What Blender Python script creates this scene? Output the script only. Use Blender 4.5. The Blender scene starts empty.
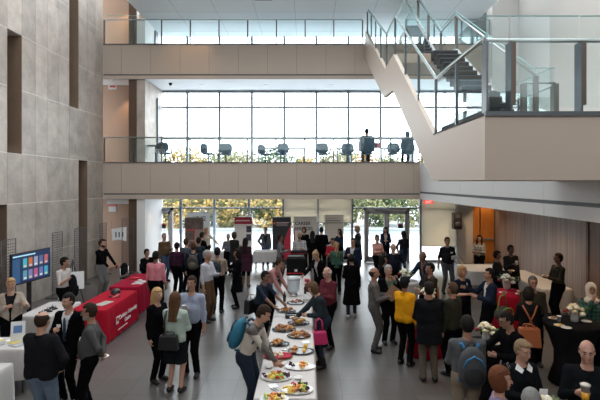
import bpy, math, random
import numpy as np
from mathutils import Vector, Matrix
random.seed(7)
PI = math.pi
SC = bpy.context.scene
COL = SC.collection
F, CX, CY, H = 470.0, 306.0, 184.0, 3.5          # focal (px), principal column, horizon row, eye height

def at(px, py, Y):                                 # pixel -> point at depth Y
    return Vector(((px-CX)*Y/F, Y, H-(py-CY)*Y/F))
def onz(px, py, z):                                # pixel -> point on the level z
    s = (py-CY)/(H-z)
    return Vector(((px-CX)/s, F/s, z))

# ------------------------------------------------------------------ materials
MATS = {}
def mat(name, col, rough=.6, metal=0., bump=0., scale=40., var=0., emit=None, estr=1., spec=None, sheen=0., vscale=3.):
    if name in MATS: return MATS[name]
    m = bpy.data.materials.new(name); m.use_nodes = True
    nt = m.node_tree; b = nt.nodes['Principled BSDF']
    b.inputs['Base Color'].default_value = (*col, 1)
    b.inputs['Roughness'].default_value = rough
    b.inputs['Metallic'].default_value = metal
    if spec is not None: b.inputs['Specular IOR Level'].default_value = spec
    if sheen: b.inputs['Sheen Weight'].default_value = sheen
    tc = nt.nodes.new('ShaderNodeTexCoord')
    if bump:
        n = nt.nodes.new('ShaderNodeTexNoise'); n.inputs['Scale'].default_value = scale; n.inputs['Detail'].default_value = 3
        bp = nt.nodes.new('ShaderNodeBump'); bp.inputs['Strength'].default_value = bump; bp.inputs['Distance'].default_value = .02
        nt.links.new(tc.outputs['Object'], n.inputs['Vector'])
        nt.links.new(n.outputs['Fac'], bp.inputs['Height']); nt.links.new(bp.outputs['Normal'], b.inputs['Normal'])
    if var:
        n2 = nt.nodes.new('ShaderNodeTexNoise'); n2.inputs['Scale'].default_value = vscale; n2.inputs['Detail'].default_value = 4
        mx = nt.nodes.new('ShaderNodeMix'); mx.data_type = 'RGBA'
        mx.inputs[6].default_value = (*[c*(1-var) for c in col], 1); mx.inputs[7].default_value = (*[min(1, c*(1+var)) for c in col], 1)
        nt.links.new(tc.outputs['Object'], n2.inputs['Vector'])
        nt.links.new(n2.outputs['Fac'], mx.inputs[0]); nt.links.new(mx.outputs[2], b.inputs['Base Color'])
    if emit is not None:
        b.inputs['Emission Color'].default_value = (*emit, 1); b.inputs['Emission Strength'].default_value = estr
    MATS[name] = m
    return m
def nodes_mat(name):
    m = bpy.data.materials.new(name); m.use_nodes = True; MATS[name] = m
    return m, m.node_tree, m.node_tree.nodes['Principled BSDF']
def glass_mat(name, tint, refl=.08, dens=0.):
    m = bpy.data.materials.new(name); m.use_nodes = True; nt = m.node_tree; nt.nodes.clear()
    o = nt.nodes.new('ShaderNodeOutputMaterial'); t = nt.nodes.new('ShaderNodeBsdfTransparent')
    g = nt.nodes.new('ShaderNodeBsdfGlossy'); g.inputs['Roughness'].default_value = .02
    lw = nt.nodes.new('ShaderNodeLayerWeight'); lw.inputs['Blend'].default_value = .5
    pw = nt.nodes.new('ShaderNodeMath'); pw.operation = 'POWER'; pw.inputs[1].default_value = 4.5; nt.links.new(lw.outputs['Facing'], pw.inputs[0])
    f = nt.nodes.new('ShaderNodeMath'); f.operation = 'MULTIPLY_ADD'; f.inputs[1].default_value = .30; f.inputs[2].default_value = .03; nt.links.new(pw.outputs[0], f.inputs[0])
    mx = nt.nodes.new('ShaderNodeMixShader')
    t.inputs['Color'].default_value = (*tint, 1); g.inputs['Color'].default_value = (.9, 1, 1, 1)
    nt.links.new(f.outputs[0], mx.inputs[0]); nt.links.new(t.outputs[0], mx.inputs[1]); nt.links.new(g.outputs[0], mx.inputs[2])
    nt.links.new(mx.outputs[0], o.inputs['Surface']); MATS[name] = m
    return m
def check_mat(name, c1, c2, scale=30., c3=None):
    """checked cloth: two sets of crossing stripes"""
    if name in MATS: return MATS[name]
    m, nt, b = nodes_mat(name); b.inputs['Roughness'].default_value = .85
    tc = nt.nodes.new('ShaderNodeTexCoord'); sx = nt.nodes.new('ShaderNodeSeparateXYZ'); nt.links.new(tc.outputs['Object'], sx.inputs[0])
    fs = []
    for ax in (0, 2):
        mu = nt.nodes.new('ShaderNodeMath'); mu.operation = 'MULTIPLY'; mu.inputs[1].default_value = scale
        fr = nt.nodes.new('ShaderNodeMath'); fr.operation = 'FRACT'; gt = nt.nodes.new('ShaderNodeMath'); gt.operation = 'GREATER_THAN'; gt.inputs[1].default_value = .5
        nt.links.new(sx.outputs[ax], mu.inputs[0]); nt.links.new(mu.outputs[0], fr.inputs[0]); nt.links.new(fr.outputs[0], gt.inputs[0]); fs.append(gt)
    ad = nt.nodes.new('ShaderNodeMath'); ad.operation = 'ADD'; nt.links.new(fs[0].outputs[0], ad.inputs[0]); nt.links.new(fs[1].outputs[0], ad.inputs[1])
    hf = nt.nodes.new('ShaderNodeMath'); hf.operation = 'MULTIPLY'; hf.inputs[1].default_value = .5; nt.links.new(ad.outputs[0], hf.inputs[0])
    mx = nt.nodes.new('ShaderNodeMix'); mx.data_type = 'RGBA'; mx.inputs[6].default_value = (*c1, 1); mx.inputs[7].default_value = (*c2, 1)
    nt.links.new(hf.outputs[0], mx.inputs[0]); nt.links.new(mx.outputs[2], b.inputs['Base Color'])
    return m

# ------------------------------------------------------------------ mesh collector
class MB:
    def __init__(s): s.v = []; s.f = []; s.sm = []
    def add(s, vs, fs, smooth=False):
        o = len(s.v); s.v += [tuple(v) for v in vs]; s.f += [tuple(i+o for i in f) for f in fs]; s.sm += [smooth]*len(fs); return s
    def box(s, x0, x1, y0, y1, z0, z1):
        if x0 > x1: x0, x1 = x1, x0
        if y0 > y1: y0, y1 = y1, y0
        if z0 > z1: z0, z1 = z1, z0
        vs = [(x, y, z) for z in (z0, z1) for y in (y0, y1) for x in (x0, x1)]
        return s.add(vs, [(0,2,3,1),(4,5,7,6),(0,1,5,4),(2,6,7,3),(0,4,6,2),(1,3,7,5)])
    def obox(s, c, sx, sy, sz, M):
        vs = [Vector(c)+M@Vector((x*sx/2, y*sy/2, z*sz/2)) for z in (-1,1) for y in (-1,1) for x in (-1,1)]
        return s.add(vs, [(0,2,3,1),(4,5,7,6),(0,1,5,4),(2,6,7,3),(0,4,6,2),(1,3,7,5)])
    def prism(s, poly, d):                          # poly: 3-d points, extruded by vector d
        n = len(poly); vs = [Vector(p) for p in poly]+[Vector(p)+Vector(d) for p in poly]
        fs = [tuple(range(n))[::-1], tuple(range(n, 2*n))]+[(i, (i+1) % n, n+(i+1) % n, n+i) for i in range(n)]
        return s.add(vs, fs)
    def tube(s, pts, r, n=8, cap=True, smooth=True):
        pts = [Vector(p) for p in pts]; rs = r if isinstance(r, (list, tuple)) else [r]*len(pts)
        vs = []; prev = None
        for i, p in enumerate(pts):
            d = (pts[min(i+1, len(pts)-1)]-pts[max(i-1, 0)])
            if d.length < 1e-9: d = Vector((0,0,1))
            d.normalize()
            a = prev - d*prev.dot(d) if prev is not None else None
            if a is None or a.length < 1e-4:
                a = Vector((0,0,1)).cross(d) if abs(d.z) < .9 else Vector((1,0,0)).cross(d)
            a.normalize(); prev = a; b = d.cross(a)
            for k in range(n):
                t = 2*PI*k/n; vs.append(p+(a*math.cos(t)+b*math.sin(t))*rs[i])
        fs = [(i*n+k, i*n+(k+1) % n, (i+1)*n+(k+1) % n, (i+1)*n+k) for i in range(len(pts)-1) for k in range(n)]
        if cap: fs += [tuple(range(n))[::-1], tuple(range((len(pts)-1)*n, len(pts)*n))]
        return s.add(vs, fs, smooth)
    def bar(s, a, b, w, h=None):                    # square bar between two points
        a = Vector(a); b = Vector(b); h = h or w; d = (b-a); L = d.length; d.normalize()
        q = d.to_track_quat('Y', 'Z').to_matrix()
        return s.obox((a+b)/2, w, L, h, q)
    def lathe(s, prof, c=(0,0,0), n=20, sx=1., sy=1., smooth=True):
        vs = []; cc = Vector(c)
        for (r, z) in prof:
            for k in range(n):
                t = 2*PI*k/n; vs.append(cc+Vector((r*math.cos(t)*sx, r*math.sin(t)*sy, z)))
        m = len(prof); fs = [(i*n+k, i*n+(k+1) % n, (i+1)*n+(k+1) % n, (i+1)*n+k) for i in range(m-1) for k in range(n)]
        fs += [tuple(range(n))[::-1], tuple(range((m-1)*n, m*n))]
        return s.add(vs, fs, smooth)
    def ball(s, c, rx, ry=None, rz=None, n=10, m=6, M=None, jit=0.):
        ry = ry or rx; rz = rz or rx; c = Vector(c); vs = [(0,0,-rz)]
        for i in range(1, m):
            p = -PI/2+PI*i/m
            for k in range(n):
                t = 2*PI*k/n; j = 1+random.uniform(-jit, jit); vs.append((rx*math.cos(p)*math.cos(t)*j, ry*math.cos(p)*math.sin(t)*j, rz*math.sin(p)*j))
        vs.append((0,0,rz)); vs = [Vector(v) for v in vs]
        if M is not None: vs = [M@v for v in vs]
        vs = [c+v for v in vs]; L = len(vs)-1
        fs = [(0, 1+(k+1) % n, 1+k) for k in range(n)]
        fs += [(1+i*n+k, 1+i*n+(k+1) % n, 1+(i+1)*n+(k+1) % n, 1+(i+1)*n+k) for i in range(m-2) for k in range(n)]
        fs += [(1+(m-2)*n+k, 1+(m-2)*n+(k+1) % n, L) for k in range(n)]
        return s.add(vs, fs, True)
    def xf(s, M):
        s.v = [tuple(M@Vector(v)) for v in s.v]; return s
    def build(s, name, m, parent=None, bevel=0., loc=None):
        me = bpy.data.meshes.new(name); me.from_pydata(s.v, [], s.f); me.materials.append(m)
        me.polygons.foreach_set('use_smooth', s.sm); me.update()
        o = bpy.data.objects.new(name, me); COL.objects.link(o)
        if parent is not None: o.parent = parent
        if loc is not None: o.location = loc
        if bevel:
            b = o.modifiers.new('b', 'BEVEL'); b.width = bevel; b.segments = 2; b.limit_method = 'ANGLE'
        return o
def tag(o, label=None, cat=None, group=None, kind=None):
    if label: o['label'] = label
    if cat: o['category'] = cat
    if group: o['group'] = group
    if kind: o['kind'] = kind
    return o
def empty(name, loc=(0,0,0), rz=0., label=None, cat=None, group=None):
    o = bpy.data.objects.new(name, None); COL.objects.link(o); o.location = loc; o.rotation_euler = (0,0,rz); o.empty_display_size = .1
    return tag(o, label, cat, group)
def structure(o): o['kind'] = 'structure'; return o
KIDS = {}
def copy_tree(o, parent=None):
    c = o.copy(); COL.objects.link(c)
    if parent is not None: c.parent = parent
    for ch in [x for x in bpy.data.objects if x.parent is o]: copy_tree(ch, c)
    return c
def text_mesh(s, size, name, m, parent=None, M=None, depth=.002, align='LEFT', bold=0.):
    cu = bpy.data.curves.new('t', 'FONT'); cu.body = s; cu.size = size; cu.extrude = depth; cu.align_x = align; cu.offset = bold
    t = bpy.data.objects.new('t', cu); COL.objects.link(t)
    dg = bpy.context.evaluated_depsgraph_get(); me = bpy.data.meshes.new_from_object(t.evaluated_get(dg))
    bpy.data.objects.remove(t); me.name = name; me.materials.clear(); me.materials.append(m)
    if M is not None: me.transform(M)
    o = bpy.data.objects.new(name, me); COL.objects.link(o)
    if parent is not None: o.parent = parent
    return o
XZ = Matrix(((1,0,0,0),(0,0,1,0),(0,1,0,0),(0,0,0,1)))   # not used for lettering (mirrors); see FRONT
FRONT = Matrix.Rotation(PI/2, 4, 'X')                     # text stands up and faces -Y
# ================================================================== MATERIALS OF THE HALL
beige = mat('painted_panel', (.50,.412,.34), .55, var=.04, vscale=.6)
white_paint = mat('white_paint', (.80,.79,.78), .6)
ceil_m = mat('ceiling_panel', (.82,.87,.90), .5)
wall_r = mat('plaster_wall', (.56,.52,.48), .7)
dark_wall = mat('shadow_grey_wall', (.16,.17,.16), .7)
brown_wall = mat('brown_wall', (.30,.19,.13), .6)
wood_dark = mat('dark_wood', (.10,.055,.032), .5, var=.3)
steel = mat('brushed_steel', (.42,.43,.42), .32, .9)
steel_d = mat('dark_steel', (.10,.11,.12), .4, .6)
bronze = mat('bronze_post', (.13,.085,.06), .45, .3)
alu = mat('window_aluminium', (.20,.23,.26), .4, .5)
alu_light = mat('door_aluminium', (.36,.34,.33), .4, .4)
tread_m = mat('dark_stone_tread', (.030,.033,.038), .7)
groove_m = mat('groove_grey', (.12,.125,.13), .6)
black_m = mat('black_plastic', (.012,.012,.013), .4)
glass_w = glass_mat('window_glass', (.97,.99,1.))
glass_b = glass_mat('balustrade_glass', (.95,.985,.985))
glass_e = mat('glass_edge', (.22,.42,.40), .2)

def wood_panel():
    m, nt, b = nodes_mat('striped_veneer'); b.inputs['Roughness'].default_value = .45
    tc = nt.nodes.new('ShaderNodeTexCoord'); mp = nt.nodes.new('ShaderNodeMapping'); mp.inputs['Scale'].default_value = (8, 9, .25)
    n = nt.nodes.new('ShaderNodeTexNoise'); n.inputs['Scale'].default_value = 1.6; n.inputs['Detail'].default_value = 5
    cr = nt.nodes.new('ShaderNodeValToRGB'); cr.color_ramp.elements[0].color = (.19,.145,.13,1); cr.color_ramp.elements[0].position = .3
    cr.color_ramp.elements[1].color = (.36,.29,.265,1); cr.color_ramp.elements[1].position = .7
    nt.links.new(tc.outputs['Object'], mp.inputs[0]); nt.links.new(mp.outputs[0], n.inputs['Vector']); nt.links.new(n.outputs['Fac'], cr.inputs[0]); nt.links.new(cr.outputs[0], b.inputs['Base Color'])
    return m
veneer = wood_panel()
def oak():
    m, nt, b = nodes_mat('orange_oak'); b.inputs['Roughness'].default_value = .35
    tc = nt.nodes.new('ShaderNodeTexCoord'); mp = nt.nodes.new('ShaderNodeMapping'); mp.inputs['Scale'].default_value = (6, 6, .6)
    n = nt.nodes.new('ShaderNodeTexNoise'); n.inputs['Scale'].default_value = 2.; n.inputs['Detail'].default_value = 4
    cr = nt.nodes.new('ShaderNodeValToRGB'); cr.color_ramp.elements[0].color = (.42,.13,.022,1); cr.color_ramp.elements[1].color = (.68,.25,.05,1)
    nt.links.new(tc.outputs['Object'], mp.inputs[0]); nt.links.new(mp.outputs[0], n.inputs['Vector']); nt.links.new(n.outputs['Fac'], cr.inputs[0]); nt.links.new(cr.outputs[0], b.inputs['Base Color'])
    return m
oak_m = oak()
def concrete():
    m, nt, b = nodes_mat('stone_slab'); b.inputs['Roughness'].default_value = .5
    tc = nt.nodes.new('ShaderNodeTexCoord')
    n = nt.nodes.new('ShaderNodeTexNoise'); n.inputs['Scale'].default_value = 2.2; n.inputs['Detail'].default_value = 8; n.inputs['Roughness'].default_value = .65
    cr = nt.nodes.new('ShaderNodeValToRGB'); cr.color_ramp.elements[0].color = (.34,.29,.25,1); cr.color_ramp.elements[0].position = .3
    cr.color_ramp.elements[1].color = (.56,.49,.43,1); cr.color_ramp.elements[1].position = .72
    nt.links.new(tc.outputs['Object'], n.inputs['Vector']); nt.links.new(n.outputs['Fac'], cr.inputs[0])
    # each slab has a slightly different grey: panel index from Y and Z
    sx = nt.nodes.new('ShaderNodeSeparateXYZ'); nt.links.new(tc.outputs['Object'], sx.inputs[0])
    idx = []
    for ax, off, pit in ((1, 12.66, .665), (2, 1.39, 1.56)):
        a = nt.nodes.new('ShaderNodeMath'); a.operation = 'SUBTRACT'; a.inputs[1].default_value = off
        d = nt.nodes.new('ShaderNodeMath'); d.operation = 'DIVIDE'; d.inputs[1].default_value = pit
        fl = nt.nodes.new('ShaderNodeMath'); fl.operation = 'FLOOR'
        nt.links.new(sx.outputs[ax], a.inputs[0]); nt.links.new(a.outputs[0], d.inputs[0]); nt.links.new(d.outputs[0], fl.inputs[0]); idx.append(fl)
    cb = nt.nodes.new('ShaderNodeCombineXYZ'); nt.links.new(idx[0].outputs[0], cb.inputs[0]); nt.links.new(idx[1].outputs[0], cb.inputs[1])
    wn = nt.nodes.new('ShaderNodeTexWhiteNoise'); nt.links.new(cb.outputs[0], wn.inputs['Vector'])
    mr = nt.nodes.new('ShaderNodeMapRange'); mr.inputs[3].default_value = .86; mr.inputs[4].default_value = 1.12; nt.links.new(wn.outputs['Value'], mr.inputs[0])
    mx = nt.nodes.new('ShaderNodeMix'); mx.data_type = 'RGBA'; mx.blend_type = 'MULTIPLY'; mx.inputs[0].default_value = 1
    nt.links.new(cr.outputs[0], mx.inputs[6]); nt.links.new(mr.outputs[0], mx.inputs[7]); nt.links.new(mx.outputs[2], b.inputs['Base Color'])
    return m
slab_m = concrete()
slot_m = mat('slot_brown', (.21,.145,.10), .6, var=.15)
joint_m = mat('slab_joint', (.72,.69,.65), .6)
def floor_mat():
    m, nt, b = nodes_mat('floor_tile')
    tc = nt.nodes.new('ShaderNodeTexCoord')
    br = nt.nodes.new('ShaderNodeTexBrick'); br.offset = 0; br.squash = 1; br.inputs['Scale'].default_value = 1
    br.inputs['Brick Width'].default_value = .6; br.inputs['Row Height'].default_value = .6; br.inputs['Mortar Size'].default_value = .006
    br.inputs['Color1'].default_value = (.092,.084,.080,1); br.inputs['Color2'].default_value = (.118,.107,.101,1); br.inputs['Mortar'].default_value = (.05,.05,.05,1)
    n = nt.nodes.new('ShaderNodeTexNoise'); n.inputs['Scale'].default_value = 1.5; n.inputs['Detail'].default_value = 5
    mr = nt.nodes.new('ShaderNodeMapRange'); mr.inputs[3].default_value = .88; mr.inputs[4].default_value = 1.12
    mx = nt.nodes.new('ShaderNodeMix'); mx.data_type = 'RGBA'; mx.blend_type = 'MULTIPLY'; mx.inputs[0].default_value = 1
    nt.links.new(tc.outputs['Object'], br.inputs['Vector']); nt.links.new(tc.outputs['Object'], n.inputs['Vector']); nt.links.new(n.outputs['Fac'], mr.inputs[0])
    nt.links.new(br.outputs['Color'], mx.inputs[6]); nt.links.new(mr.outputs[0], mx.inputs[7]); nt.links.new(mx.outputs[2], b.inputs['Base Color'])
    b.inputs['Roughness'].default_value = .30; b.inputs['Specular IOR Level'].default_value = .55
    return m
floor_m = floor_mat()

# ================================================================== SHELL
YR, YF = 21.08, 18.65            # window wall, front edge of the galleries
XL, XR = -8.05, 8.40
ZM, ZT, ZC, ZROOF = 4.33, 9.02, 10.09, 12.6
YB = -4.0                        # wall behind
structure(MB().box(-10.5, 9.0, YB, YR, -.3, 0).build('floor', floor_m))
# left wall: slabs with deep slots
ys = [YB, -.0, 4.0, 8.0, 9.33, 9.99, 10.66, 11.32, 11.99, 12.66, 13.32, 13.98, 14.65, 15.31, 15.98, 16.64, 17.31, 17.97, 18.64]
zs = [0, 1.39, 2.95, 4.35, 6.15, 7.70, 9.5, 11.2, ZROOF]
slots = [(12.66, 13.32, 4.35, 7.70), (15.98, 16.64, 6.15, ZROOF), (16.64, 17.31, 0, 4.35), (11.99, 12.66, 0, 2.95), (7.33, 8.0, 0, 2.95)]
mw = MB(); mj = MB()
def in_slot(y, z): return any(a < y < b and c < z < d for a, b, c, d in slots)
yy = sorted(set(ys+[7.33]))
for i in range(len(yy)-1):
    for k in range(len(zs)-1):
        if not in_slot((yy[i]+yy[i+1])/2, (zs[k]+zs[k+1])/2):
            mw.box(XL-.5, XL, yy[i]+.006, yy[i+1]-.006, zs[k]+.010, zs[k+1]-.010)
for i in range(len(yy)-1):       # fill behind the joints
    for k in range(len(zs)-1):
        if not in_slot((yy[i]+yy[i+1])/2, (zs[k]+zs[k+1])/2):
            mj.box(XL-.49, XL-.006, yy[i], yy[i+1], zs[k], zs[k+1])
wl = structure(mw.build('wall_left', slab_m))
structure(mj.build('trim_1', joint_m))
ms = MB()
for a, b, c, d in slots: ms.box(XL-.62, XL-.5, a-.05, b+.05, c, d)
for a, b, c, d in slots:         # brown reveals of the slots
    ms.box(XL-.5, XL-.004, b-.014, b+.003, c, d); ms.box(XL-.5, XL-.004, a-.003, a+.014, c, d)
structure(ms.build('trim_2', slot_m))
# right wall: veneer below, plaster above
structure(MB().box(XR, XR+.3, 14.0, YR, 0, ZM-1.4+.02).build('wall_right', veneer))
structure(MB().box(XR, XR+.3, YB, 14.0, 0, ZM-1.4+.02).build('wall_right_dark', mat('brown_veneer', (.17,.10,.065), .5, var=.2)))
structure(MB().box(XR-.03, XR, 13.94, 14.06, 0, 2.93).box(XR-.03, XR, 13.3, 13.42, 0, 2.93).build('trim_3', wood_dark))
structure(MB().box(XR, XR+.3, YB, YR, 2.95, ZROOF).build('wall_right_upper', wall_r))
structure(MB().box(XL-.5, 9, YB-.3, YB, 0, 6.5).box(XL-.5, 9, YB-.3, YB, 10.5, 12.7).build('wall_back', wall_r))  # out of view; gap between the bands shaped to let light onto the fascias
# unseen roof: closed strips round an opening sized to tune the daylight
structure(MB().box(-8.6, 8.7, 15.3, YF+.3, ZROOF, ZROOF+.3).box(-8.6, -7.0, YB, 15.3, ZROOF, ZROOF+.3).box(6.8, 8.7, YB, 15.3, ZROOF, ZROOF+.3)
          .box(-7.0, 6.8, YB, 6.5, ZROOF, ZROOF+.3).build('ceiling_atrium', ceil_m))
# gallery ceiling (flat, runs out over the atrium edge)
mc = MB().box(-6.42, 6.9, 15.6, YR, ZC, ZC+.25)
structure(mc.build('ceiling_gallery', ceil_m))
mc = MB()
for x in np.arange(-6.42+1.5, 6.8, 1.5): mc.box(x-.012, x+.012, 15.6, YR-.2, ZC-.004, ZC)
for y in (16.8, 18.0, 19.2, 20.3): mc.box(-6.42, 6.9, y-.012, y+.012, ZC-.004, ZC)
structure(mc.build('trim_4', mat('ceiling_joint', (.62,.66,.69), .6)))
structure(MB().box(-6.42, 8.4, 15.3, 15.6, ZC, ZROOF).build('wall_clerestory', ceil_m))

# gallery slabs with panelled fascias
def gallery(n, z0, z1, ztop_groove, x0, x1, ceilz):
    g = MB().box(x0, x1, YF+.04, YR-.12, z0+.02, z1)
    g.box(-10.5, x0, YF+.04, YR+.0, z0+.02, z1)
    structure(g.build('floor_gallery' if n == 1 else 'floor_gallery_upper', ceil_m))
    p = MB(); xs = [x0]; x = (121.5-CX)/25.2
    while x < x1: xs.append(x) if x > x0+.2 else None; x += 29.2/25.2
    xs.append(x1)
    for i in range(len(xs)-1): p.box(xs[i]+.005, xs[i+1]-.005, YF, YF+.04, ztop_groove, z1)
    structure(p.build('wall_fascia' if n == 1 else 'wall_fascia_upper', beige))
    structure(MB().box(x0, x1, YF+.01, YF+.05, z0, ztop_groove-.055).build('trim_%d' % (4+n), beige))
    structure(MB().box(x0, x1, YF+.02, YF+.06, ztop_groove-.055, z1-.01).box(x0, x1, YF-.03, YF+.16, z1, z1+.045).build('trim_%d' % (6+n), groove_m))
gallery(1, 2.90, ZM, 3.13, XL, 4.52, 0)
gallery(2, 7.67, ZT, 7.86, XL, 7.35, 0)
structure(MB().box(7.35, XR+.1, YF-.1, YR, ZM, ZROOF).build('wall_right_return', wall_r))
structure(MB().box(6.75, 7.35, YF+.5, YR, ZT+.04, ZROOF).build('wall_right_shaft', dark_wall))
# right-hand gallery over the veneer wall
structure(MB().box(4.60, XR, 4.4, YR-.12, 2.93, ZM).build('floor_gallery_side', ceil_m))
p = MB()
for i in range(6):
    a = YF-.04-i*2.42; p.box(4.52, 4.60, a-2.41, a, 3.20, ZM).box(4.52, 4.60, a-2.41, a, 2.90, 3.13)
structure(p.build('wall_fascia_side', white_paint))
structure(MB().box(4.54, 4.60, 4.4, YF+.04, 3.12, 3.21).build('trim_9', groove_m))
# left return walls on the three storeys
for n, (z0, z1) in enumerate(((0, 2.9), (ZM, 7.67), (ZT, ZC+.02))):
    structure(MB().box(-6.75, -6.42, YF+.1, YR, z0, z1).build(('wall_left_ground', 'wall_left_gallery', 'wall_left_top')[n], (white_paint, slab_m, white_paint)[n]))
    structure(MB().box(-10.4, -6.75, YR-1.2, YR-1.0, z0, z1+(2.5 if n == 2 else 0)).build(('wall_far_ground', 'wall_far_gallery', 'wall_far_top')[n], brown_wall))
    structure(MB().box(-7.08, -6.76, YF+.12, YF+.42, z0, z1+(.9 if n == 2 else 0)).build(('trim_10', 'trim_11', 'trim_12')[n], wood_dark))
    structure(MB().box(-10.5, -10.4, YF, YR, z0, z1).build(('wall_corridor_ground', 'wall_corridor_gallery', 'wall_corridor_top')[n], brown_wall))
structure(MB().box(-10.5, -6.42, YF+.35, YR, ZC+2.0, ZC+2.3).build('ceiling_corridor', ceil_m))
structure(MB().box(-6.42, -6.36, 20.2, 20.5, ZM, 7.2).box(-6.42, -6.36, 19.9, 20.2, ZT, 10.0).build('trim_13', steel_d))

# ------------------------------------------------------------ window wall
def glazing(n, x0, x1, z0, z1, vs, hs, w=.10, frame_m=None):
    fr = MB()
    for x in vs: fr.box(x-w/2, x+w/2, YR-.08, YR+.08, z0, z1)
    for z in hs: fr.box(x0, x1, YR-.06, YR+.06, z-.035, z+.035)
    f = structure(fr.build('window_%d' % n, frame_m or alu))
    xs = sorted(vs)
    structure(MB().box(x0, x1, YR-.006, YR+.006, z0, z1).build('pane', glass_w, f))
    return f
s = 22.3
ux = [(x-CX)/s for x in (157, 187.5, 219.7, 252, 284.3, 316.3, 348.3, 380.4, 412.5, 444.6, 471)]
glazing(1, ux[0], ux[-1], ZM, 7.67, ux, [H+(184-107.5)/s, H+(184-139)/s, 7.62])
glazing(2, ux[0], ux[-1], ZT, ZC, ux, [ZT+.35])
gx = [(x-CX)/s for x in (146.5, 181, 214.5, 249, 283.5, 318, 352, 420.5, 455)]
glazing(3, gx[1], gx[-1], 0, 2.95, gx[1:], [H+(184-208)/s])
glazing(4, gx[0], gx[1], 2.42, 2.95, [gx[0]], [2.42, 2.9])
structure(MB().box(gx[1], gx[6], YR-.06, YR+.06, 0, .10).box(gx[7], gx[8], YR-.06, YR+.06, 0, .10).build('baseboard_rear', alu))
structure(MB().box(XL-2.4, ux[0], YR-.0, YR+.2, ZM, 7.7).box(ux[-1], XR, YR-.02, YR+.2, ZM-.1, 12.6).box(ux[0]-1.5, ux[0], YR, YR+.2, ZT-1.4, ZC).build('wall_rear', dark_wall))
structure(MB().box(-6.75, XR, YR-.03, YR+.2, 2.93, ZM+.02).box(-6.75, XR, YR-.03, YR+.2, 7.67, ZT+.02).box(-6.75, gx[0], YR-.02, YR+.2, 0, 2.95).build('wall_rear_bands', white_paint))
structure(MB().box(gx[8], (471-CX)/s, YR-.25, YR+.2, 0, 2.95).build('wall_rear_right', wall_r))
structure(MB().box((493-CX)/s, XR+.05, YR-.1, YR+.2, 0, 2.95).build('wall_rear_corner', veneer))

# glazed doors
def glazed_door(n, x0, x1, z1, leaves, sign_leaf):
    d = MB().box(x0, x0+.09, YR-.12, YR+.08, 0, z1).box(x1-.09, x1, YR-.12, YR+.08, 0, z1).box(x0, x1, YR-.12, YR+.08, z1-.11, z1)
    f = structure(d.build('door_%d' % n, alu_light))
    w = (x1-x0-.18)/leaves
    for k in range(leaves):
        a = x0+.09+k*w; b = a+w
        l = MB().box(a+.005, a+.11, YR-.08, YR-.02, .02, z1-.12).box(b-.11, b-.005, YR-.08, YR-.02, .02, z1-.12).box(a, b, YR-.08, YR-.02, .02, .26).box(a, b, YR-.08, YR-.02, z1-.26, z1-.12).build('door_leaf', alu_light, f)
        MB().box(a+.11, b-.11, YR-.055, YR-.045, .26, z1-.26).build('pane', glass_w, l)
        MB().box(a+.12, b-.12, YR-.14, YR-.11, .98, 1.03).build('push_bar', steel, l)
        if k == sign_leaf:
            MB().box(b-.42, b-.20, YR-.10, YR-.085, 1.52, 1.74).build('door_notice', mat('notice_black', (.02,.02,.025), .5), l)
            MB().box(b-.42, b-.20, YR-.104, YR-.10, 1.68, 1.74).build('notice_band', mat('notice_red', (.45,.03,.04), .5), l)
    MB().box(x0+.5, x0+1.0, YR-.2, YR-.12, z1-.12, z1-.04).build('door_closer', alu, f)
    return f
glazed_door(1, (364-CX)/s, (409-CX)/s, 2.42, 2, 1)
glazed_door(2, (148-CX)/s, (173-CX)/s, 2.42, 1, 0)
x0, x1 = (471-CX)/s, (493-CX)/s
d = structure(MB().box(x0, x1, YR-.16, YR+.1, 0, 2.93).build('door_3', mat('dark_frame', (.06,.035,.02), .6)))
for a, b in ((x0+.02, x0+.30), (x0+.36, x1-.03)):
    l = MB().box(a, b, YR-.22, YR-.16, .02, 2.9).build('door_leaf', oak_m, d)
    MB().box(a+.04, b-.04, YR-.28, YR-.22, 1.02, 1.09).build('push_bar', steel, l)
# roller blinds on the ground windows
def blind_mat():
    m, nt, b_ = nodes_mat('blind_cloth'); b_.inputs['Base Color'].default_value = (.66,.62,.54,1); b_.inputs['Roughness'].default_value = .9
    t = nt.nodes.new('ShaderNodeBsdfTranslucent'); t.inputs[0].default_value = (.72,.66,.55,1); mx = nt.nodes.new('ShaderNodeMixShader'); mx.inputs[0].default_value = .38
    o = [n for n in nt.nodes if n.type == 'OUTPUT_MATERIAL'][0]; nt.links.new(b_.outputs[0], mx.inputs[1]); nt.links.new(t.outputs[0], mx.inputs[2]); nt.links.new(mx.outputs[0], o.inputs['Surface'])
    return m
blind_mat()
def blind(xa, xb, zb, nm, lab):
    r = empty('roller_blind', ((xa+xb)/2, YR-.12, 2.9), 0, lab, 'blind')
    MB().box((xa-xb)/2+.03, (xb-xa)/2-.03, -.002, .002, zb-2.9, 0).build('blind_cloth', mat('blind_cloth', (.60,.57,.50), .8, emit=None), r)
    MB().box((xa-xb)/2+.02, (xb-xa)/2-.02, -.02, .02, zb-2.93, zb-2.90).build('bottom_rail', alu, r)
blind(gx[4], gx[5], 1.78, 1, 'beige roller blind half lowered behind the CAREER SERVICES banner')
blind(gx[5], gx[6], 1.78, 2, 'beige roller blind half lowered behind the plain tan banner')
blind(gx[7], gx[8], .74, 3, 'long cream roller blind pulled low beside the double glass doors, under the red exit sign')

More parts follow.
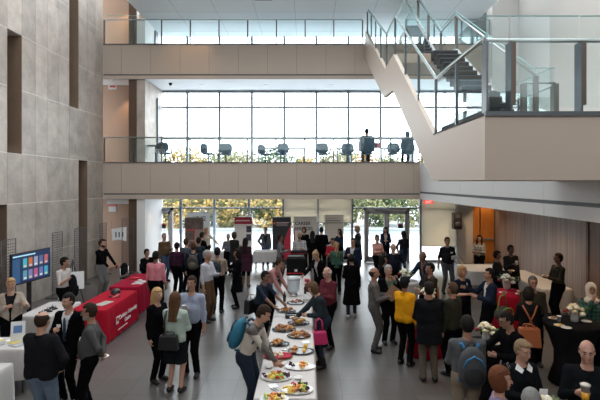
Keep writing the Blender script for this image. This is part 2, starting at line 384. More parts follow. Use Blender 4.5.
# ------------------------------------------------------------ outside
snow = mat('pale_paving', (.80,.80,.82), .8)
structure(MB().box(-40, 40, YR+.2, 75, -.4, -.02).build('ground_outside', snow))
ow = empty('barrier_wall', (0, 33, 0), 0, 'low pale concrete barrier with a grey rail along the road outside', 'barrier')
MB().box(-30, 30, -.15, .15, -.02, .18).build('barrier_panel', mat('barrier_grey', (.50,.52,.53), .7), ow)
MB().box(-30, 30, -.06, .06, .18, .34).build('rail', mat('rail_teal', (.34,.40,.40), .5), ow)
leaf_cols = [(.42,.30,.10), (.15,.20,.09), (.25,.25,.11), (.42,.24,.09), (.09,.15,.08), (.32,.29,.15)]
def leaf_mat(i):
    m, nt, b = nodes_mat('leaf_%d' % i); b.inputs['Roughness'].default_value = .8
    tc = nt.nodes.new('ShaderNodeTexCoord'); n = nt.nodes.new('ShaderNodeTexNoise'); n.inputs['Scale'].default_value = 1.7; n.inputs['Detail'].default_value = 6
    c = leaf_cols[i]; mx = nt.nodes.new('ShaderNodeValToRGB')
    mx.color_ramp.elements[0].color = (c[0]*.45, c[1]*.5, c[2]*.5, 1); mx.color_ramp.elements[0].position = .38
    mx.color_ramp.elements[1].color = (min(1, c[0]*1.5), min(1, c[1]*1.5), c[2]*1.6, 1); mx.color_ramp.elements[1].position = .62
    nt.links.new(tc.outputs['Object'], n.inputs['Vector']); nt.links.new(n.outputs['Fac'], mx.inputs[0]); nt.links.new(mx.outputs[0], b.inputs['Base Color'])
    return m
lm = [leaf_mat(i) for i in range(6)]
bark = mat('bark', (.09,.07,.055), .9)
def leafy(mb, c, r, n, size):
    for _ in range(n):
        d = Vector((random.gauss(0,1), random.gauss(0,1), random.gauss(0,1))).normalized()*r*random.uniform(.55, 1.05)
        p = Vector(c)+Vector((d.x, d.y, d.z*.95)); u = Vector((random.gauss(0,1), random.gauss(0,1), random.gauss(0,1))).normalized(); w = u.orthogonal().normalized()*size*random.uniform(.6, 1.2); u = u*size*random.uniform(.6, 1.2)
        mb.add([p-u, p+w*.6, p+u, p-w*.6], [(0,1,2,3)])
tree_names = ['yellow', 'green', 'olive', 'orange', 'dark green', 'pale gold']
tspots = []
for i in range(16):
    x = -16.5+i*2.3; tspots.append((x, 41+(i%2)*6, random.uniform(4.6, 5.8), (1,0,3,5,0,2,0,5,3,2,1,4,1,2,1,4)[i]))
ORD = ['first','second','third','fourth','fifth','sixth','seventh','eighth','ninth','tenth','eleventh','twelfth','thirteenth','fourteenth','fifteenth','sixteenth']
for i in range(11): tspots.append((-22+i*4.4, 66+(i%3)*3, random.uniform(8.2, 9.6), (5,0,2,5,1,0,5,3,2,0,5)[i]))
for i, (x, y, h, ci) in enumerate(tspots):
    t = empty('tree', (x, y, -.02), 0, ('%s leafed autumn tree beyond the road barrier outside, %s from the left' % (tree_names[ci], ORD[i])) if i < 16 else ('tall distant %s tree above the horizon outside, %s from the left' % (tree_names[ci], ORD[i-16])), 'tree', 'trees outside the windows')
    MB().tube([(0,0,0), (.05,0,h*.4), (0,.05,h*.75)], [.16,.12,.05]).tube([(.03,0,h*.4), (.6,.2,h*.62)], [.07,.03]).tube([(.03,0,h*.35), (-.6,-.1,h*.6)], [.07,.03]).build('trunk', bark, t)
    c = MB(); k_ = 1.+.6*(i > 15); leafy(c, (0,0,h*.62), h*.34, 900, .21*k_); leafy(c, (.8*k_,.2,h*.42), h*.26, 480, .20*k_); leafy(c, (-.8*k_,-.2,h*.45), h*.26, 480, .20*k_); leafy(c, (0,-.3,h*.22), h*.24, 420, .18*k_)
    c.build('crown', lm[ci], t)

# ------------------------------------------------------------ staircase and landing
XS0, XS1 = 2.30, 3.92
pr = [(18.2,9.4),(18.5,9.02),(18.62,8.55),(13.9,6.05),(12.5,6.0),(11.9,5.62),(8.6,3.57),(6.04,3.55),(6.04,4.40),(8.5,4.39),(12.4,6.92),(13.7,6.86)]
stair = empty('staircase', (0,0,0), 0, 'beige folded staircase climbing from the big landing at right to the top gallery', 'staircase')
stair['kind'] = 'structure'
MB().prism([(XS0, y, z) for y, z in pr], (.10,0,0)).build('stringer', beige, stair)
pr2 = [(18.6,9.15),(18.6,8.75),(16.7,8.75),(14.0,6.55),(12.5,6.5),(8.3,4.05),(8.3,4.4),(12.4,7.08),(13.9,7.2),(16.5,9.15)]
MB().prism([(XS1, y, z) for y, z in pr2], (.07,0,0)).build('stringer', mat('pale_stringer', (.55,.56,.57), .5), stair)
SX = 3.30                                        # flight between SX and XS1
def flight(y0, z0, y1, z1, n, x0, x1):
    t = MB(); e = MB(); dy = (y1-y0)/n; dz = (z1-z0)/n
    for k in range(n):
        t.box(x0, x1, y0+k*dy, y0+(k+1)*dy+.02, z0+(k+1)*dz-.20, z0+(k+1)*dz)
        e.box(x0, x1, y0+k*dy-.006, y0+k*dy+.02, z0+(k+1)*dz-.02, z0+(k+1)*dz+.003)
    t.build('flight', tread_m, stair); e.build('nosing', mat('nosing_grey', (.12,.125,.13), .5), stair)
flight(8.3, 4.4, 12.4, 6.95, 15, SX, XS1)
flight(13.8, 6.95, 16.6, 9.02, 13, 3.52, XS1)
MB().box(3.52, XS1, 16.6, 18.65, 8.80, 9.02).build('bridge_slab', beige, stair)
MB().box(XS0+.1, XS1, 12.4, 13.8, 6.70, 6.95).build('landing_slab', beige, stair)
MB().box(XS0+.1, XS1, 12.45, 13.75, 6.951, 6.975).build('landing_finish', tread_m, stair)
# big landing, continues to the side gallery
MB().box(XS0+.1, 12.5, 6.04, 8.5, 3.55, 4.38).build('landing_slab', beige, stair)
MB().box(XS0+.0, 12.5, 6.02, 8.5, 4.38, 4.41).build('landing_finish', tread_m, stair)
MB().box(XS0-.01, 12.5, 6.0, 6.04, 4.37, 4.43).build('edge_trim', steel_d, stair)
# dark stepped base along the open side of the landing
w = MB()
for k in range(5): w.box(2.46, 2.60, 6.3+k*.45, 6.75+k*.45, 4.41, 4.74-k*.05)
w.build('stepped_base', tread_m, stair)
# ---- glass balustrades
def panel(mb, me, pts, t=.012):
    """pane given by its four corners; me gets the polished green edge on top"""
    n = (Vector(pts[1])-Vector(pts[0])).cross(Vector(pts[3])-Vector(pts[0])).normalized()*t
    mb.prism([Vector(p)-n/2 for p in pts], n)
    me.bar(pts[3], pts[2], .016, .012)
def run(root, P, hg, hr, gap=.03, posts=True, post_w=.05, every=1.1, glassb=.06, rail_r=.022, post_m=None, off=(0,0,0)):
    g = MB(); e = MB(); r = MB(); ps = []
    P = [Vector(p) for p in P]
    for a, b in zip(P[:-1], P[1:]):
        L = (b-a).length; n = max(1, round(L/every)); 
        for k in range(n):
            u = a.lerp(b, (k+gap/2/L*n)/n if L else 0); v = a.lerp(b, (k+1-gap/2/L*n)/n)
            panel(g, e, [u+Vector((0,0,glassb)), v+Vector((0,0,glassb)), v+Vector((0,0,hg)), u+Vector((0,0,hg))])
            ps.append(a.lerp(b, k/n))
    ps.append(P[-1])
    r.tube([p+Vector(off)+Vector((0,0,hr)) for p in P], rail_r, 8)
    g.build('glass_pane', glass_b, root); e.build('glass_edge', glass_e, root); r.build('handrail', steel, root)
    if posts:
        for q in ps:
            m = MB().box(q.x-post_w/2, q.x+post_w/2, q.y-post_w/2, q.y+post_w/2, q.z, q.z+hr-.02)
            m.build('post', post_m or steel_d, root)
b1 = empty('glass_balustrade', (0,0,0), 0, 'glass balustrade with steel handrail along the middle gallery in front of the office chairs', 'railing', 'gallery balustrades')
x = (121.5-CX)/25.2; run(b1, [(XL+.02, YF+.06, ZM+.04), (4.50, YF+.06, ZM+.04)], 1.0, .98, every=29.2/25.2, post_w=.045)
b2 = empty('glass_balustrade', (0,0,0), 0, 'glass balustrade with steel handrail along the top gallery under the ceiling', 'railing', 'gallery balustrades')
run(b2, [(XL+.02, YF+.06, ZT+.04), (2.25, YF+.06, ZT+.04)], 1.15, .98, every=29.2/25.2, post_w=.045)
run(b2, [(4.0, YF+.06, ZT+.04), (7.3, YF+.06, ZT+.04)], 1.15, .98, every=29.2/25.2, post_w=.045)
b3 = empty('glass_balustrade', (0,0,0), 0, 'sloping glass balustrade on the outer left side of the staircase', 'railing', 'stair balustrades')
xg = XS0+.05
run(b3, [(xg, 6.15, 4.42), (xg, 8.5, 4.42), (xg, 12.4, 6.93), (xg, 13.7, 6.87), (xg, 18.0, 9.2)], 1.03, .99, every=1.35, post_w=.045)
b4 = empty('glass_balustrade', (0,0,0), 0, 'sloping glass balustrade on the inner right side of the staircase', 'railing', 'stair balustrades')
xg = XS1+.04
run(b4, [(xg, 8.1, 4.42), (xg, 12.4, 7.0), (xg, 13.8, 7.0), (xg, 16.6, 9.08), (xg+.0, 18.6, 9.08)], 1.05, .95, every=2.2, post_w=.07, post_m=mat('post_grey', (.20,.19,.17), .4, .5))
run(b4, [(3.5, 13.8, 7.0), (3.5, 16.6, 9.05), (3.5, 18.6, 9.05)], 1.05, .95, every=1.3, posts=False)
b5 = empty('glass_balustrade', (0,0,0), 0, 'tall glass balustrade with bronze posts along the near edge of the big landing at right', 'railing')
g = MB(); e = MB()
xs = [2.33, (511.5-CX)/77.8, (582-CX)/77.8, (652-CX)/77.8, 5.6, 6.6]
for a, b in zip(xs[:-1], xs[1:]): panel(g, e, [(a+.01, 6.10, 4.50), (b-.01, 6.10, 4.50), (b-.01, 6.10, 5.68), (a+.01, 6.10, 5.68)])
g.build('glass_pane', glass_b, b5); e.build('glass_edge', glass_e, b5)
MB().tube([(2.33, 6.2, 5.39), (6.6, 6.2, 5.39)], .026, 10).build('handrail', steel, b5)
for x in xs:
    MB().box(x-.020, x+.004, 6.02, 6.18, 4.43, 5.33).build('post', steel_d, b5)
    if x < 2.4: continue
    MB().box(x+.004, x+.058, 6.04, 6.16, 4.52, 5.33).build('post_cover', bronze, b5)
b6 = empty('glass_balustrade', (0,0,0), 0, 'glass balustrade along the side gallery seen through the landing at far right', 'railing')
run(b6, [(4.56, 8.7, 4.36), (4.56, 18.5, 4.36)], 1.30, .95, every=1.4, post_w=.05)
run(b6, [(3.98, 8.6, 4.42), (4.56, 8.6, 4.42)], 1.2, .93, every=.6, post_w=.09, post_m=mat('post_grey', (.2,.2,.2)))
# short glass return at the left end of the middle gallery
# ------------------------------------------------------------ fittings
def downlight(x, y, z, lab, warm=(1,.86,.68), on=True):
    r = empty('downlight', (x, y, z), 0, lab, 'ceiling light', 'recessed downlights')
    MB().lathe([(.075,-.012),(.095,-.012),(.095,0),(.075,0)], n=16).build('ring', white_paint, r)
    MB().lathe([(.072,-.008),(.072,-.004)], n=16).build('lamp', mat('lamp_glow', (1,.95,.85), .5, emit=warm, estr=7), r)
for i, x in enumerate((201.5, 266, 331, 398)):
    q = at(x, 85.5, 19.85); downlight(q.x, 19.85, 7.690, 'small round downlight under the top gallery, %s from the left' % ORD[i])
q = onz(219, 30, ZC); downlight(-3.75, 20.2, ZC, 'small round downlight in the top gallery ceiling above the railing')
mv = MB().box(-.32, .32, -.06, .06, -.012, 0).build('ceiling_vent', mat('vent_grey', (.35,.38,.42), .5)); mv.location = at(263, 14, 16.8); mv.location.z = ZC-.001
tag(mv, 'long thin grey vent in the top gallery ceiling', 'vent')
cam_ = empty('security_camera', at(170.5, 84, 19.5), 0, 'small dark dome camera under the top gallery ceiling', 'camera'); cam_.location.z = 7.690
MB().lathe([(.07,0),(.07,-.04),(.05,-.09),(.02,-.11)], n=12).build('dome', black_m, cam_)
ex = empty('exit_sign', (at(428.5, 202, YF+1.6).x, YF+1.6, 0), 0, 'red lit exit sign hanging above the cream blind', 'sign'); ex.location.z = 2.60
lb = structure(MB().box(-8.0, -6.6, 18.9, 19.0, 2.70, 2.90).build('trim_14', white_paint))
wx = empty('exit_sign', (-7.78, 18.9, 7.40), 0, 'small white sign under the top gallery at the left wall', 'sign'); MB().box(-.16, .16, -.03, .03, -.10, .10).box(-.01, .01, -.01, .01, .10, .27).build('housing', mat('sign_white', (.8,.8,.8), .4), wx); MB().box(-.10, .14, -.035, -.03, -.02, .06).build('symbol', mat('sign_red', (.5,.05,.05), .4), wx)
zc = H-(202-CY)*(YF+1.6)/F; ex.location.z = zc
MB().box(-.19, .19, -.03, .03, -.075, .075).box(-.01, .01, -.01, .01, .075, 2.9-zc).build('housing', mat('exit_red', (.5,.02,.02), .4, emit=(1,.05,.04), estr=1.0), ex)
text_mesh('EXIT', .13, 'lettering', mat('exit_letters', (1,.6,.55), .5, emit=(1,.5,.45), estr=1.2), ex, Matrix.Translation((0,-.033,-.045))@FRONT, align='CENTER', bold=.002)

for nm_, mi_, ph_ in (('golden', 0, 0), ('olive', 2, 1), ('green', 1, 2)):
    hd = MB()
    for i in range(44 if mi_ else 24): leafy(hd, (-17+i*.80+ph_*.27, 37.5+ph_*.8+random.uniform(-.5,.5), random.uniform(.2, 2.6)), .8, 110, .19)
    tag(hd.build('undergrowth', lm[mi_]), nm_+' leaved undergrowth in a long band at the foot of the autumn trees outside', 'bushes', None, 'stuff')
# ================================================================== PEOPLE (one continuous skin per body, grown from a distance field)
def V(*a): return np.array(a, dtype=np.float32)
class Field:
    """distance field on a grid, sampled only round each shape"""
    def __init__(s, lo, hi, res):
        s.res = res; s.lo = np.array(lo, np.float32); s.n = np.maximum(4, np.ceil((np.array(hi)-s.lo)/res).astype(int)+1)
        s.d = np.full(tuple(s.n), 1.0, np.float32)
        s.ax = [s.lo[i]+res*np.arange(s.n[i], dtype=np.float32) for i in range(3)]
    def sub(s, lo, hi):
        a = np.clip(((np.array(lo)-s.lo)/s.res).astype(int), 0, s.n-1); b = np.clip(((np.array(hi)-s.lo)/s.res).astype(int)+2, 1, s.n)
        sl = tuple(slice(int(a[i]), int(b[i])) for i in range(3))
        return sl, s.ax[0][sl[0]][:, None, None], s.ax[1][sl[1]][None, :, None], s.ax[2][sl[2]][None, None, :]
    def smin(s, sl, v, k):
        o = s.d[sl]; h = np.clip(.5+.5*(o-v)/k, 0, 1); s.d[sl] = o*(1-h)+v*h-k*h*(1-h)
    def cap(s, a, b, ra, rb, k=.03):
        a = np.array(a, np.float32); b = np.array(b, np.float32); m = max(ra, rb)+k*1.6+s.res*2
        sl, x, y, z = s.sub(np.minimum(a, b)-m, np.maximum(a, b)+m); d = b-a; L = float(d@d)+1e-9
        t = np.clip(((x-a[0])*d[0]+(y-a[1])*d[1]+(z-a[2])*d[2])/L, 0, 1)
        q = np.sqrt((x-a[0]-t*d[0])**2+(y-a[1]-t*d[1])**2+(z-a[2]-t*d[2])**2)-(ra+(rb-ra)*t)
        s.smin(sl, q.astype(np.float32), k)
    def ell(s, c, R, r, k=.02, M=None):              # R: 3x3 rotation rows = local axes
        c = np.array(c, np.float32); m = max(r)+k*1.6+s.res*2; sl, x, y, z = s.sub(c-m, c+m)
        X, Y, Z = x-c[0], y-c[1], z-c[2]
        if R is None: u, v, w = X/r[0], Y/r[1], Z/r[2]
        else: u = (X*R[0][0]+Y*R[0][1]+Z*R[0][2])/r[0]; v = (X*R[1][0]+Y*R[1][1]+Z*R[1][2])/r[1]; w = (X*R[2][0]+Y*R[2][1]+Z*R[2][2])/r[2]
        q = (np.sqrt(u*u+v*v+w*w)-1)*min(r)
        s.smin(sl, q.astype(np.float32), k)
    def cutfun(s, fn):                                # keep where fn<0
        x, y, z = s.ax[0][:, None, None], s.ax[1][None, :, None], s.ax[2][None, None, :]
        s.d = np.maximum(s.d, fn(x, y, z).astype(np.float32))
    def mesh(s):
        d = s.d; ins = d < 0
        cells = np.zeros(tuple(s.n-1), bool); cnt = np.zeros(tuple(s.n-1), np.float32); P = np.zeros(tuple(s.n-1)+(3,), np.float32)
        offs = [(i, j, k) for i in (0, 1) for j in (0, 1) for k in (0, 1)]
        def cs(a, o): return a[o[0]:a.shape[0]-1+o[0], o[1]:a.shape[1]-1+o[1], o[2]:a.shape[2]-1+o[2]]
        for ax in range(3):
            for o in offs:
                if o[ax]: continue
                p = list(o); p[ax] = 1
                A, B = cs(d, o), cs(d, p); ch = (A < 0) != (B < 0)
                idx = np.nonzero(ch); t = A[idx]/(A[idx]-B[idx])
                cnt[idx] += 1
                for c in range(3): P[idx+(c,)] += (o[c] if c != ax else 0)+(t if c == ax else 0)
        m = cnt > 0; ids = np.full(m.shape, -1, np.int64); ids[m] = np.arange(m.sum())
        g = np.argwhere(m); vs = s.lo+s.res*(g+P[m]/cnt[m][:, None])
        quads = []
        for ax in range(3):
            a1, a2 = (ax+1) % 3, (ax+2) % 3
            sh = [slice(1, -1)]*3; sh[ax] = slice(0, -1); o2 = [slice(1, -1)]*3; o2[ax] = slice(1, None)
            A, B = ins[tuple(sh)], ins[tuple(o2)]; e = np.argwhere(A != B)
            if not len(e): continue
            sign = A[tuple(e.T)]; e = e.copy(); e[:, a1] += 1; e[:, a2] += 1
            def idn(d1, d2):
                q = e.copy(); q[:, a1] += d1; q[:, a2] += d2; return ids[tuple(q.T)]
            q = np.stack([idn(-1,-1), idn(0,-1), idn(0,0), idn(-1,0)], 1)
            q[~sign] = q[~sign][:, ::-1]; quads.append(q)
        q = np.concatenate(quads) if quads else np.zeros((0, 4), np.int64)
        return vs.astype(np.float32), q[(q >= 0).all(1)]
def np_mesh(name, vs, q, m, parent, extra=None, mats=None):
    nv = len(vs); V_ = vs; Q = q.reshape(-1); ls = np.arange(0, len(Q), 4); tot = np.full(len(q), 4)
    me = bpy.data.meshes.new(name); fidx = None
    if extra is not None and extra.v:
        ev = np.array(extra.v, np.float32); V_ = np.concatenate([vs, ev]); el = []; es = []; et = []; c = len(Q)
        for f in extra.f: es.append(c); et.append(len(f)); el += [i+nv for i in f]; c += len(f)
        Q = np.concatenate([Q, np.array(el)]); ls = np.concatenate([ls, es]); tot = np.concatenate([tot, et])
    me.vertices.add(len(V_)); me.vertices.foreach_set('co', V_.astype(np.float32).ravel())
    me.loops.add(len(Q)); me.loops.foreach_set('vertex_index', Q.astype(np.int32))
    me.polygons.add(len(ls)); me.polygons.foreach_set('loop_start', ls.astype(np.int32)); me.polygons.foreach_set('loop_total', tot.astype(np.int32))
    me.polygons.foreach_set('use_smooth', np.ones(len(ls), bool))
    me.update(calc_edges=True); me.validate(); me.materials.append(m)
    o = bpy.data.objects.new(name, me); COL.objects.link(o); o.parent = parent
    return o

SKIN = {'fair': (.44,.24,.165), 'tan': (.32,.165,.105), 'brown': (.19,.09,.055), 'dark': (.08,.04,.026), 'pink': (.47,.25,.185)}
def skin(n): return mat('skin_'+n, SKIN[n], .5, bump=.05, scale=60, var=.05)
def cloth(c, name=None):
    nm = name or 'cloth_%02d_%02d_%02d' % tuple(int(x*99) for x in c)
    return mat(nm, c, .95, bump=.35, scale=9, var=.10, vscale=5, spec=.04)
BLACK = (.004,.004,.005); NAVY = (.012,.018,.035); CHAR = (.035,.036,.04)
def hairm(c): return mat('hair_%02d_%02d_%02d' % tuple(int(x*99) for x in c), c, .75, bump=.6, scale=30, var=.25, vscale=14, spec=.12)
HB = (.012,.010,.009); HBR = (.055,.03,.018); HRED = (.13,.045,.02); HBL = (.42,.26,.12); HGR = (.28,.27,.26); HW = (.55,.54,.52); HDB = (.03,.018,.012)

def ik(a, t, l1, l2, hint):
    a, t = Vector(a), Vector(t); d = t-a; L = min(d.length, (l1+l2)*.995); d.normalize(); t = a+d*L
    x = (l1*l1-l2*l2+L*L)/(2*L); h = math.sqrt(max(0, l1*l1-x*x)); n = Vector(hint)-d*Vector(hint).dot(d)
    if n.length < 1e-4: n = Vector((0,1,0))
    return a+d*x+n.normalized()*h, t
ARM = {  # hand target in chest space for the LEFT arm (+x), metres from the shoulder, and elbow hint
    'down': ((.06,-.05,-.53), (.3,.6,0)), 'hip': ((.02,-.13,-.42), (1,.5,0)), 'hold': ((-.09,-.30,-.22), (.5,.3,-1)), 'chest': ((-.10,-.22,-.17), (.6,.2,-1)),
    'mouth': ((-.12,-.21,.06), (.6,-.1,-1)), 'reach': ((.00,-.48,-.24), (.4,.2,-1)), 'table': ((-.02,-.40,-.40), (.5,.6,0)), 'back': ((-.13,.16,-.42), (1,.3,0)),
    'out': ((.14,-.38,-.12), (.4,.3,-1)), 'wide': ((.34,-.18,-.33), (.2,.7,-.2)), 'cross': ((-.24,-.20,-.17), (.7,.1,-1)), 'side': ((.10,.02,-.52), (.3,.6,0)), 'phone': ((-.05,-.27,-.14), (.5,.3,-1)),
    'bagstrap': ((-.06,-.12,-.10), (.7,.3,-1)), 'far': ((-.03,-.52,-.10), (.3,.2,-1)), 'lap': ((-.05,-.28,-.40), (.6,.4,0))}
N_PEOPLE = [0]
def person(px, ytop, h, ang, label, skin_='fair', hair=('short', HBR), top=None, bottom=('trousers', BLACK), shoe=BLACK, arms=('down', 'down'), lean=0., head=(0., 0.),
           girth=1., seat=False, stance=.10, stride=.0, group=None, jacket=None, glasses=False, beard=None, female=False, sleeve=1., twist=0., ground=None, roll=0., shin=None, rs=None, seat_z=.45, base_z=0., hat=None, tie=None, hs=1.):
    """px,ytop: where the crown of the head is in the photo; h: height; ang: facing, 0 = towards the camera, 90 = to the right of the picture"""
    k = h/1.75; res_k = 1/k
    pel = Vector((0, 0, .95)); 
    if seat: pel = Vector((0, .10, seat_z+.09))
    R = Matrix.Rotation(lean, 3, 'X')                # local -Y is forward; positive lean tips the chest forward
    Rt = Matrix.Rotation(lean, 3, 'X'); Rr = Matrix.Rotation(roll, 3, 'Y'); Rc = Rr @ Rt @ Matrix.Rotation(twist, 3, 'Z')
    def C(x, y, z): return pel + Rc @ Vector((x, y, z))       # chest frame, origin pelvis
    if lean > .25 and not seat: pel = pel+Vector((0, .12*lean, 0))
    sw = .158 if female else .182
    sh = {1: C(sw, .0, .435), -1: C(-sw, .0, .435)}; neck = C(0, .01, .51)
    Rh = Rc @ Matrix.Rotation(head[1], 3, 'X') @ Matrix.Rotation(0, 3, 'Y'); Rh = Rc @ Matrix.Rotation(-head[0], 3, 'Z') @ Matrix.Rotation(head[1], 3, 'X')
    # head[0] > 0 turns to the left of the body's own view (+x)
    Rh = Rc @ Matrix.Rotation(head[0], 3, 'Z') @ Matrix.Rotation(head[1]-lean*.35, 3, 'X')
    hc = neck + Rh @ Vector((0, -.022, .165))
    def Hd(x, y, z): return hc + Rh @ Vector((x*hs, y*hs, z*hs))
    hx, hy, hz = .074*hs, .094*hs, .118*hs
    # arms
    J = {}
    for sd in (1, -1):
        nm = arms[0] if sd == 1 else arms[1]
        if isinstance(nm, str): tgt, hint = ARM[nm]
        else: tgt, hint = nm
        T = sh[sd] + Rc @ Vector((tgt[0]*sd, tgt[1], tgt[2]))
        if nm in ('down', 'side'): T = sh[sd] + Vector((tgt[0]*sd, tgt[1], tgt[2]))
        el, wr = ik(sh[sd], T, .285, .25, Rc @ Vector((hint[0]*sd, hint[1], hint[2])))
        J[sd] = (el, wr)
    # legs
    Lg = {}
    for sd in (1, -1):
        hp = pel + Vector((sd*.088, 0, -.03))
        if seat: kn = pel + Vector((sd*.12, -.43, .0)); ft = Vector((kn.x, kn.y+.03, .085))
        else:
            ft = Vector((sd*stance, stride*sd, .085)); kn, ft = ik(hp, ft, .44, .43, (0, -1, 0))
        Lg[sd] = (hp, kn, ft)
    lowz = 0.
    # placement from the crown of the head
    crown = hc + Vector((0, 0, hz+.01)); crown = crown*k
    Z = Matrix.Rotation(math.radians(ang), 3, 'Z'); cw = Z @ crown
    if ground is None:
        s_ = (ytop-CY)/(H-base_z-cw.z); Yw = F/s_; X0 = (px-CX)/s_-cw.x; Y0 = Yw-cw.y
    else: X0, Y0 = ground; s_ = F/Y0
    root = empty('person', (X0, Y0, base_z), math.radians(ang), label, 'person', group)
    root.scale = (k, k, k); N_PEOPLE[0] += 1
    res = rs or (.0135 if s_ > 60 else .016 if s_ > 42 else .020)
    pts = [hc, neck]+[p for j in J.values() for p in j]+[p for l in Lg.values() for p in l]+list(sh.values())
    lo = [min(p[i] for p in pts)-.24 for i in range(3)]; hi = [max(p[i] for p in pts)+.24 for i in range(3)]; lo[2] = -.05
    g = girth
    def torso(f, e, arms_=True, slv=1., legs=0., shoulders=1.):
        # e: how far the cloth stands off the skin
        for sx in (1, -1):
            f.cap(C(sx*.070*g, .005, .365), C(sx*.062*g, -.005, .20), .096*(.6+.4*g)+e, .086*g+e, .05)
            f.cap(C(sx*.062*g, -.012*g, .20), C(sx*.075*g, .005, .0), .086*g+e, (.102 if female else .096)*(.5+.5*g)+e, .05)
            if g > 1.1: f.cap(C(sx*.05*g, -.05*g, .22), C(sx*.05*g, -.05*g, .08), .085*g+e, .085*g+e, .06)
            f.cap(C(sx*.035, .012, .450), sh[sx], .056+e*.6, .047+e*.8, .045)
            if female: f.ell(C(sx*.072, -.088, .315), None, (.062+e*.4, .05+e*.5, .062+e*.4), .05)
            if arms_:
                el, wr = J[sx]; f.cap(sh[sx], el, .047*(.7+.3*g)+e*.8, .038*(.7+.3*g)+e*.8, .03)
                if slv > .55:
                    t = (slv-.5)*2; w2 = el.lerp(wr, min(1, t)*.98); f.cap(el, w2, .041+e, .034+e-(.007*t), .02)
                elif slv < .5:
                    pass
    # ------- body
    f = Field(lo, hi, res)
    torso(f, -.006)
    for sx in (1, -1):
        el, wr = J[sx]; f.cap(el, wr, .039, .026, .02)
        d = (wr-el).normalized(); f.cap(wr, wr+d*.055, .026, .031, .015); f.cap(wr+d*.055, wr+d*.075, .031, .026, .01)
        hp, kn, ft = Lg[sx]; f.cap(hp, kn, .085*(.6+.4*g), .055, .04); f.cap(kn, ft, .055, .036, .03); f.cap(ft, ft+Vector((0, -.10, -.045)), .034, .028, .02)
    f.cap(C(0, .005, .47), Hd(0, .02, -.07), .056, .052, .03)
    Ra = [list(Rh.col[0]), list(Rh.col[1]), list(Rh.col[2])]
    f.ell(Hd(0, .012, .018), Ra, (hx, hy, hz*.85), .01)
    f.ell(Hd(0, -.018, -.045), Ra, (.056*hs, .068*hs, .068*hs), .03)           # jaw
    f.ell(Hd(0, -.068, -.092), Ra, (.022*hs, .020*hs, .018*hs), .015)          # chin
    f.cap(Hd(0, -.085, .012), Hd(0, -.110, -.030), .009*hs, .015*hs, .012)     # nose
    f.cap(Hd(-.035, -.078, .028), Hd(.035, -.078, .028), .012, .012, .012)     # brow
    for sx in (1, -1): f.ell(Hd(sx*.076, .006, -.012), Ra, (.009, .016, .024), .008); f.ell(Hd(sx*.038, -.068, -.03), Ra, (.018, .014, .016), .015)
    ex = MB()                                                                  # fingers, unequal and bent, rooted in the palm
    for sx in (1, -1):
        el, wr = J[sx]; d = (wr-el).normalized(); inn = Rc @ Vector((-sx, -.2, 0)); n = (inn-d*inn.dot(d)).normalized(); a = d.cross(n)*(1 if sx > 0 else -1)
        # n: palm side, a: across the palm towards the thumb
        if a.dot(Rc @ Vector((0, -1, .4))) < 0: a = -a
        q = 6 if s_ > 45 else 4
        for j, (off, ln) in enumerate(((.026, .074), (.009, .082), (-.008, .077), (-.024, .060))):
            p0 = wr+d*.06+a*off; p1 = wr+d*.09+a*off*1.08; p2 = p1+(d*.75+n*.55).normalized()*ln*.5; p3 = p2+(d*.25+n*.95).normalized()*ln*.4
            ex.tube([p0, p1, p2, p3], [.0095, .0092, .0085, .0065], q)
        ex.tube([wr+d*.015+a*.020, wr+d*.048+a*.043+n*.012, wr+d*.075+a*.045+n*.03], [.012, .0105, .0075], q)
    vs, qd = f.mesh(); body = np_mesh('body', vs, qd, skin(skin_), root, ex)
    # ------- face
    if math.cos(math.radians(ang)+0) > -.75 or abs(head[0]) > .4:
        for sx in (1, -1):
            ey = MB().ball(Hd(sx*.029, -.083, .004), .012, .007, .0075, 8, 5, Rh).build('eye', mat('eye_white', (.36,.33,.31), .3), root)
            MB().ball(Hd(sx*.029, -.089, .004), .0082, .0045, .0078, 6, 4, Rh).build('iris', mat('iris_dark', (.02,.014,.01), .2), ey)
            MB().tube([Hd(sx*.046, -.078, .024), Hd(sx*.03, -.092, .031), Hd(sx*.014, -.094, .027)], [.004, .0065, .005], 5).build('eyebrow', hairm(hair[1] if hair[1] not in (HW,) else HGR), root)
        MB().tube([Hd(-.024, -.080, -.060), Hd(-.01, -.090, -.057), Hd(.01, -.090, -.057), Hd(.024, -.080, -.060)], [.003, .007, .007, .003], 6).build('mouth', mat('lips_'+skin_, tuple(c*f_ for c, f_ in zip(SKIN[skin_], (.85, .55, .55))), .4), root)
        if glasses:
            m = MB()
            for sx in (1, -1):
                m.tube([Hd(sx*.031+.022*math.cos(t), -.103, .003+.016*math.sin(t)) for t in [i*PI/4 for i in range(9)]], .0028, 5)
                m.tube([Hd(sx*.053, -.101, .008), Hd(sx*.079, .01, .004)], .0028, 5)
            m.tube([Hd(-.01, -.106, .004), Hd(.01, -.106, .004)], .0028, 5)
            m.build('glasses', black_m, root)
    # ------- hair
    hk, hcol = hair[0], hair[1]
    f = Field([hc[i]-.36 for i in range(3)], [hc[i]+.26 for i in range(3)], min(res, .0125))
    hcv = np.array(hc); Rn = np.array(Rh)           # columns are axes
    def loc(x, y, z):
        X, Y, Z_ = (x-hcv[0])/hs, (y-hcv[1])/hs, (z-hcv[2])/hs
        return (X*Rn[0,0]+Y*Rn[1,0]+Z_*Rn[2,0], X*Rn[0,1]+Y*Rn[1,1]+Z_*Rn[2,1], X*Rn[0,2]+Y*Rn[1,2]+Z_*Rn[2,2])
    def face_cut(front=-.045, top=.058, side=.0):
        def fn(x, y, z):
            u, v, w = loc(x, y, z)                    # remove the face: in front of `front` and below `top`
            a = (front-v+np.maximum(0, w-.0)*.55); b = top-w*1.0
            return np.minimum(a, b)                   # >0 inside the cut
        return fn
    th = .016
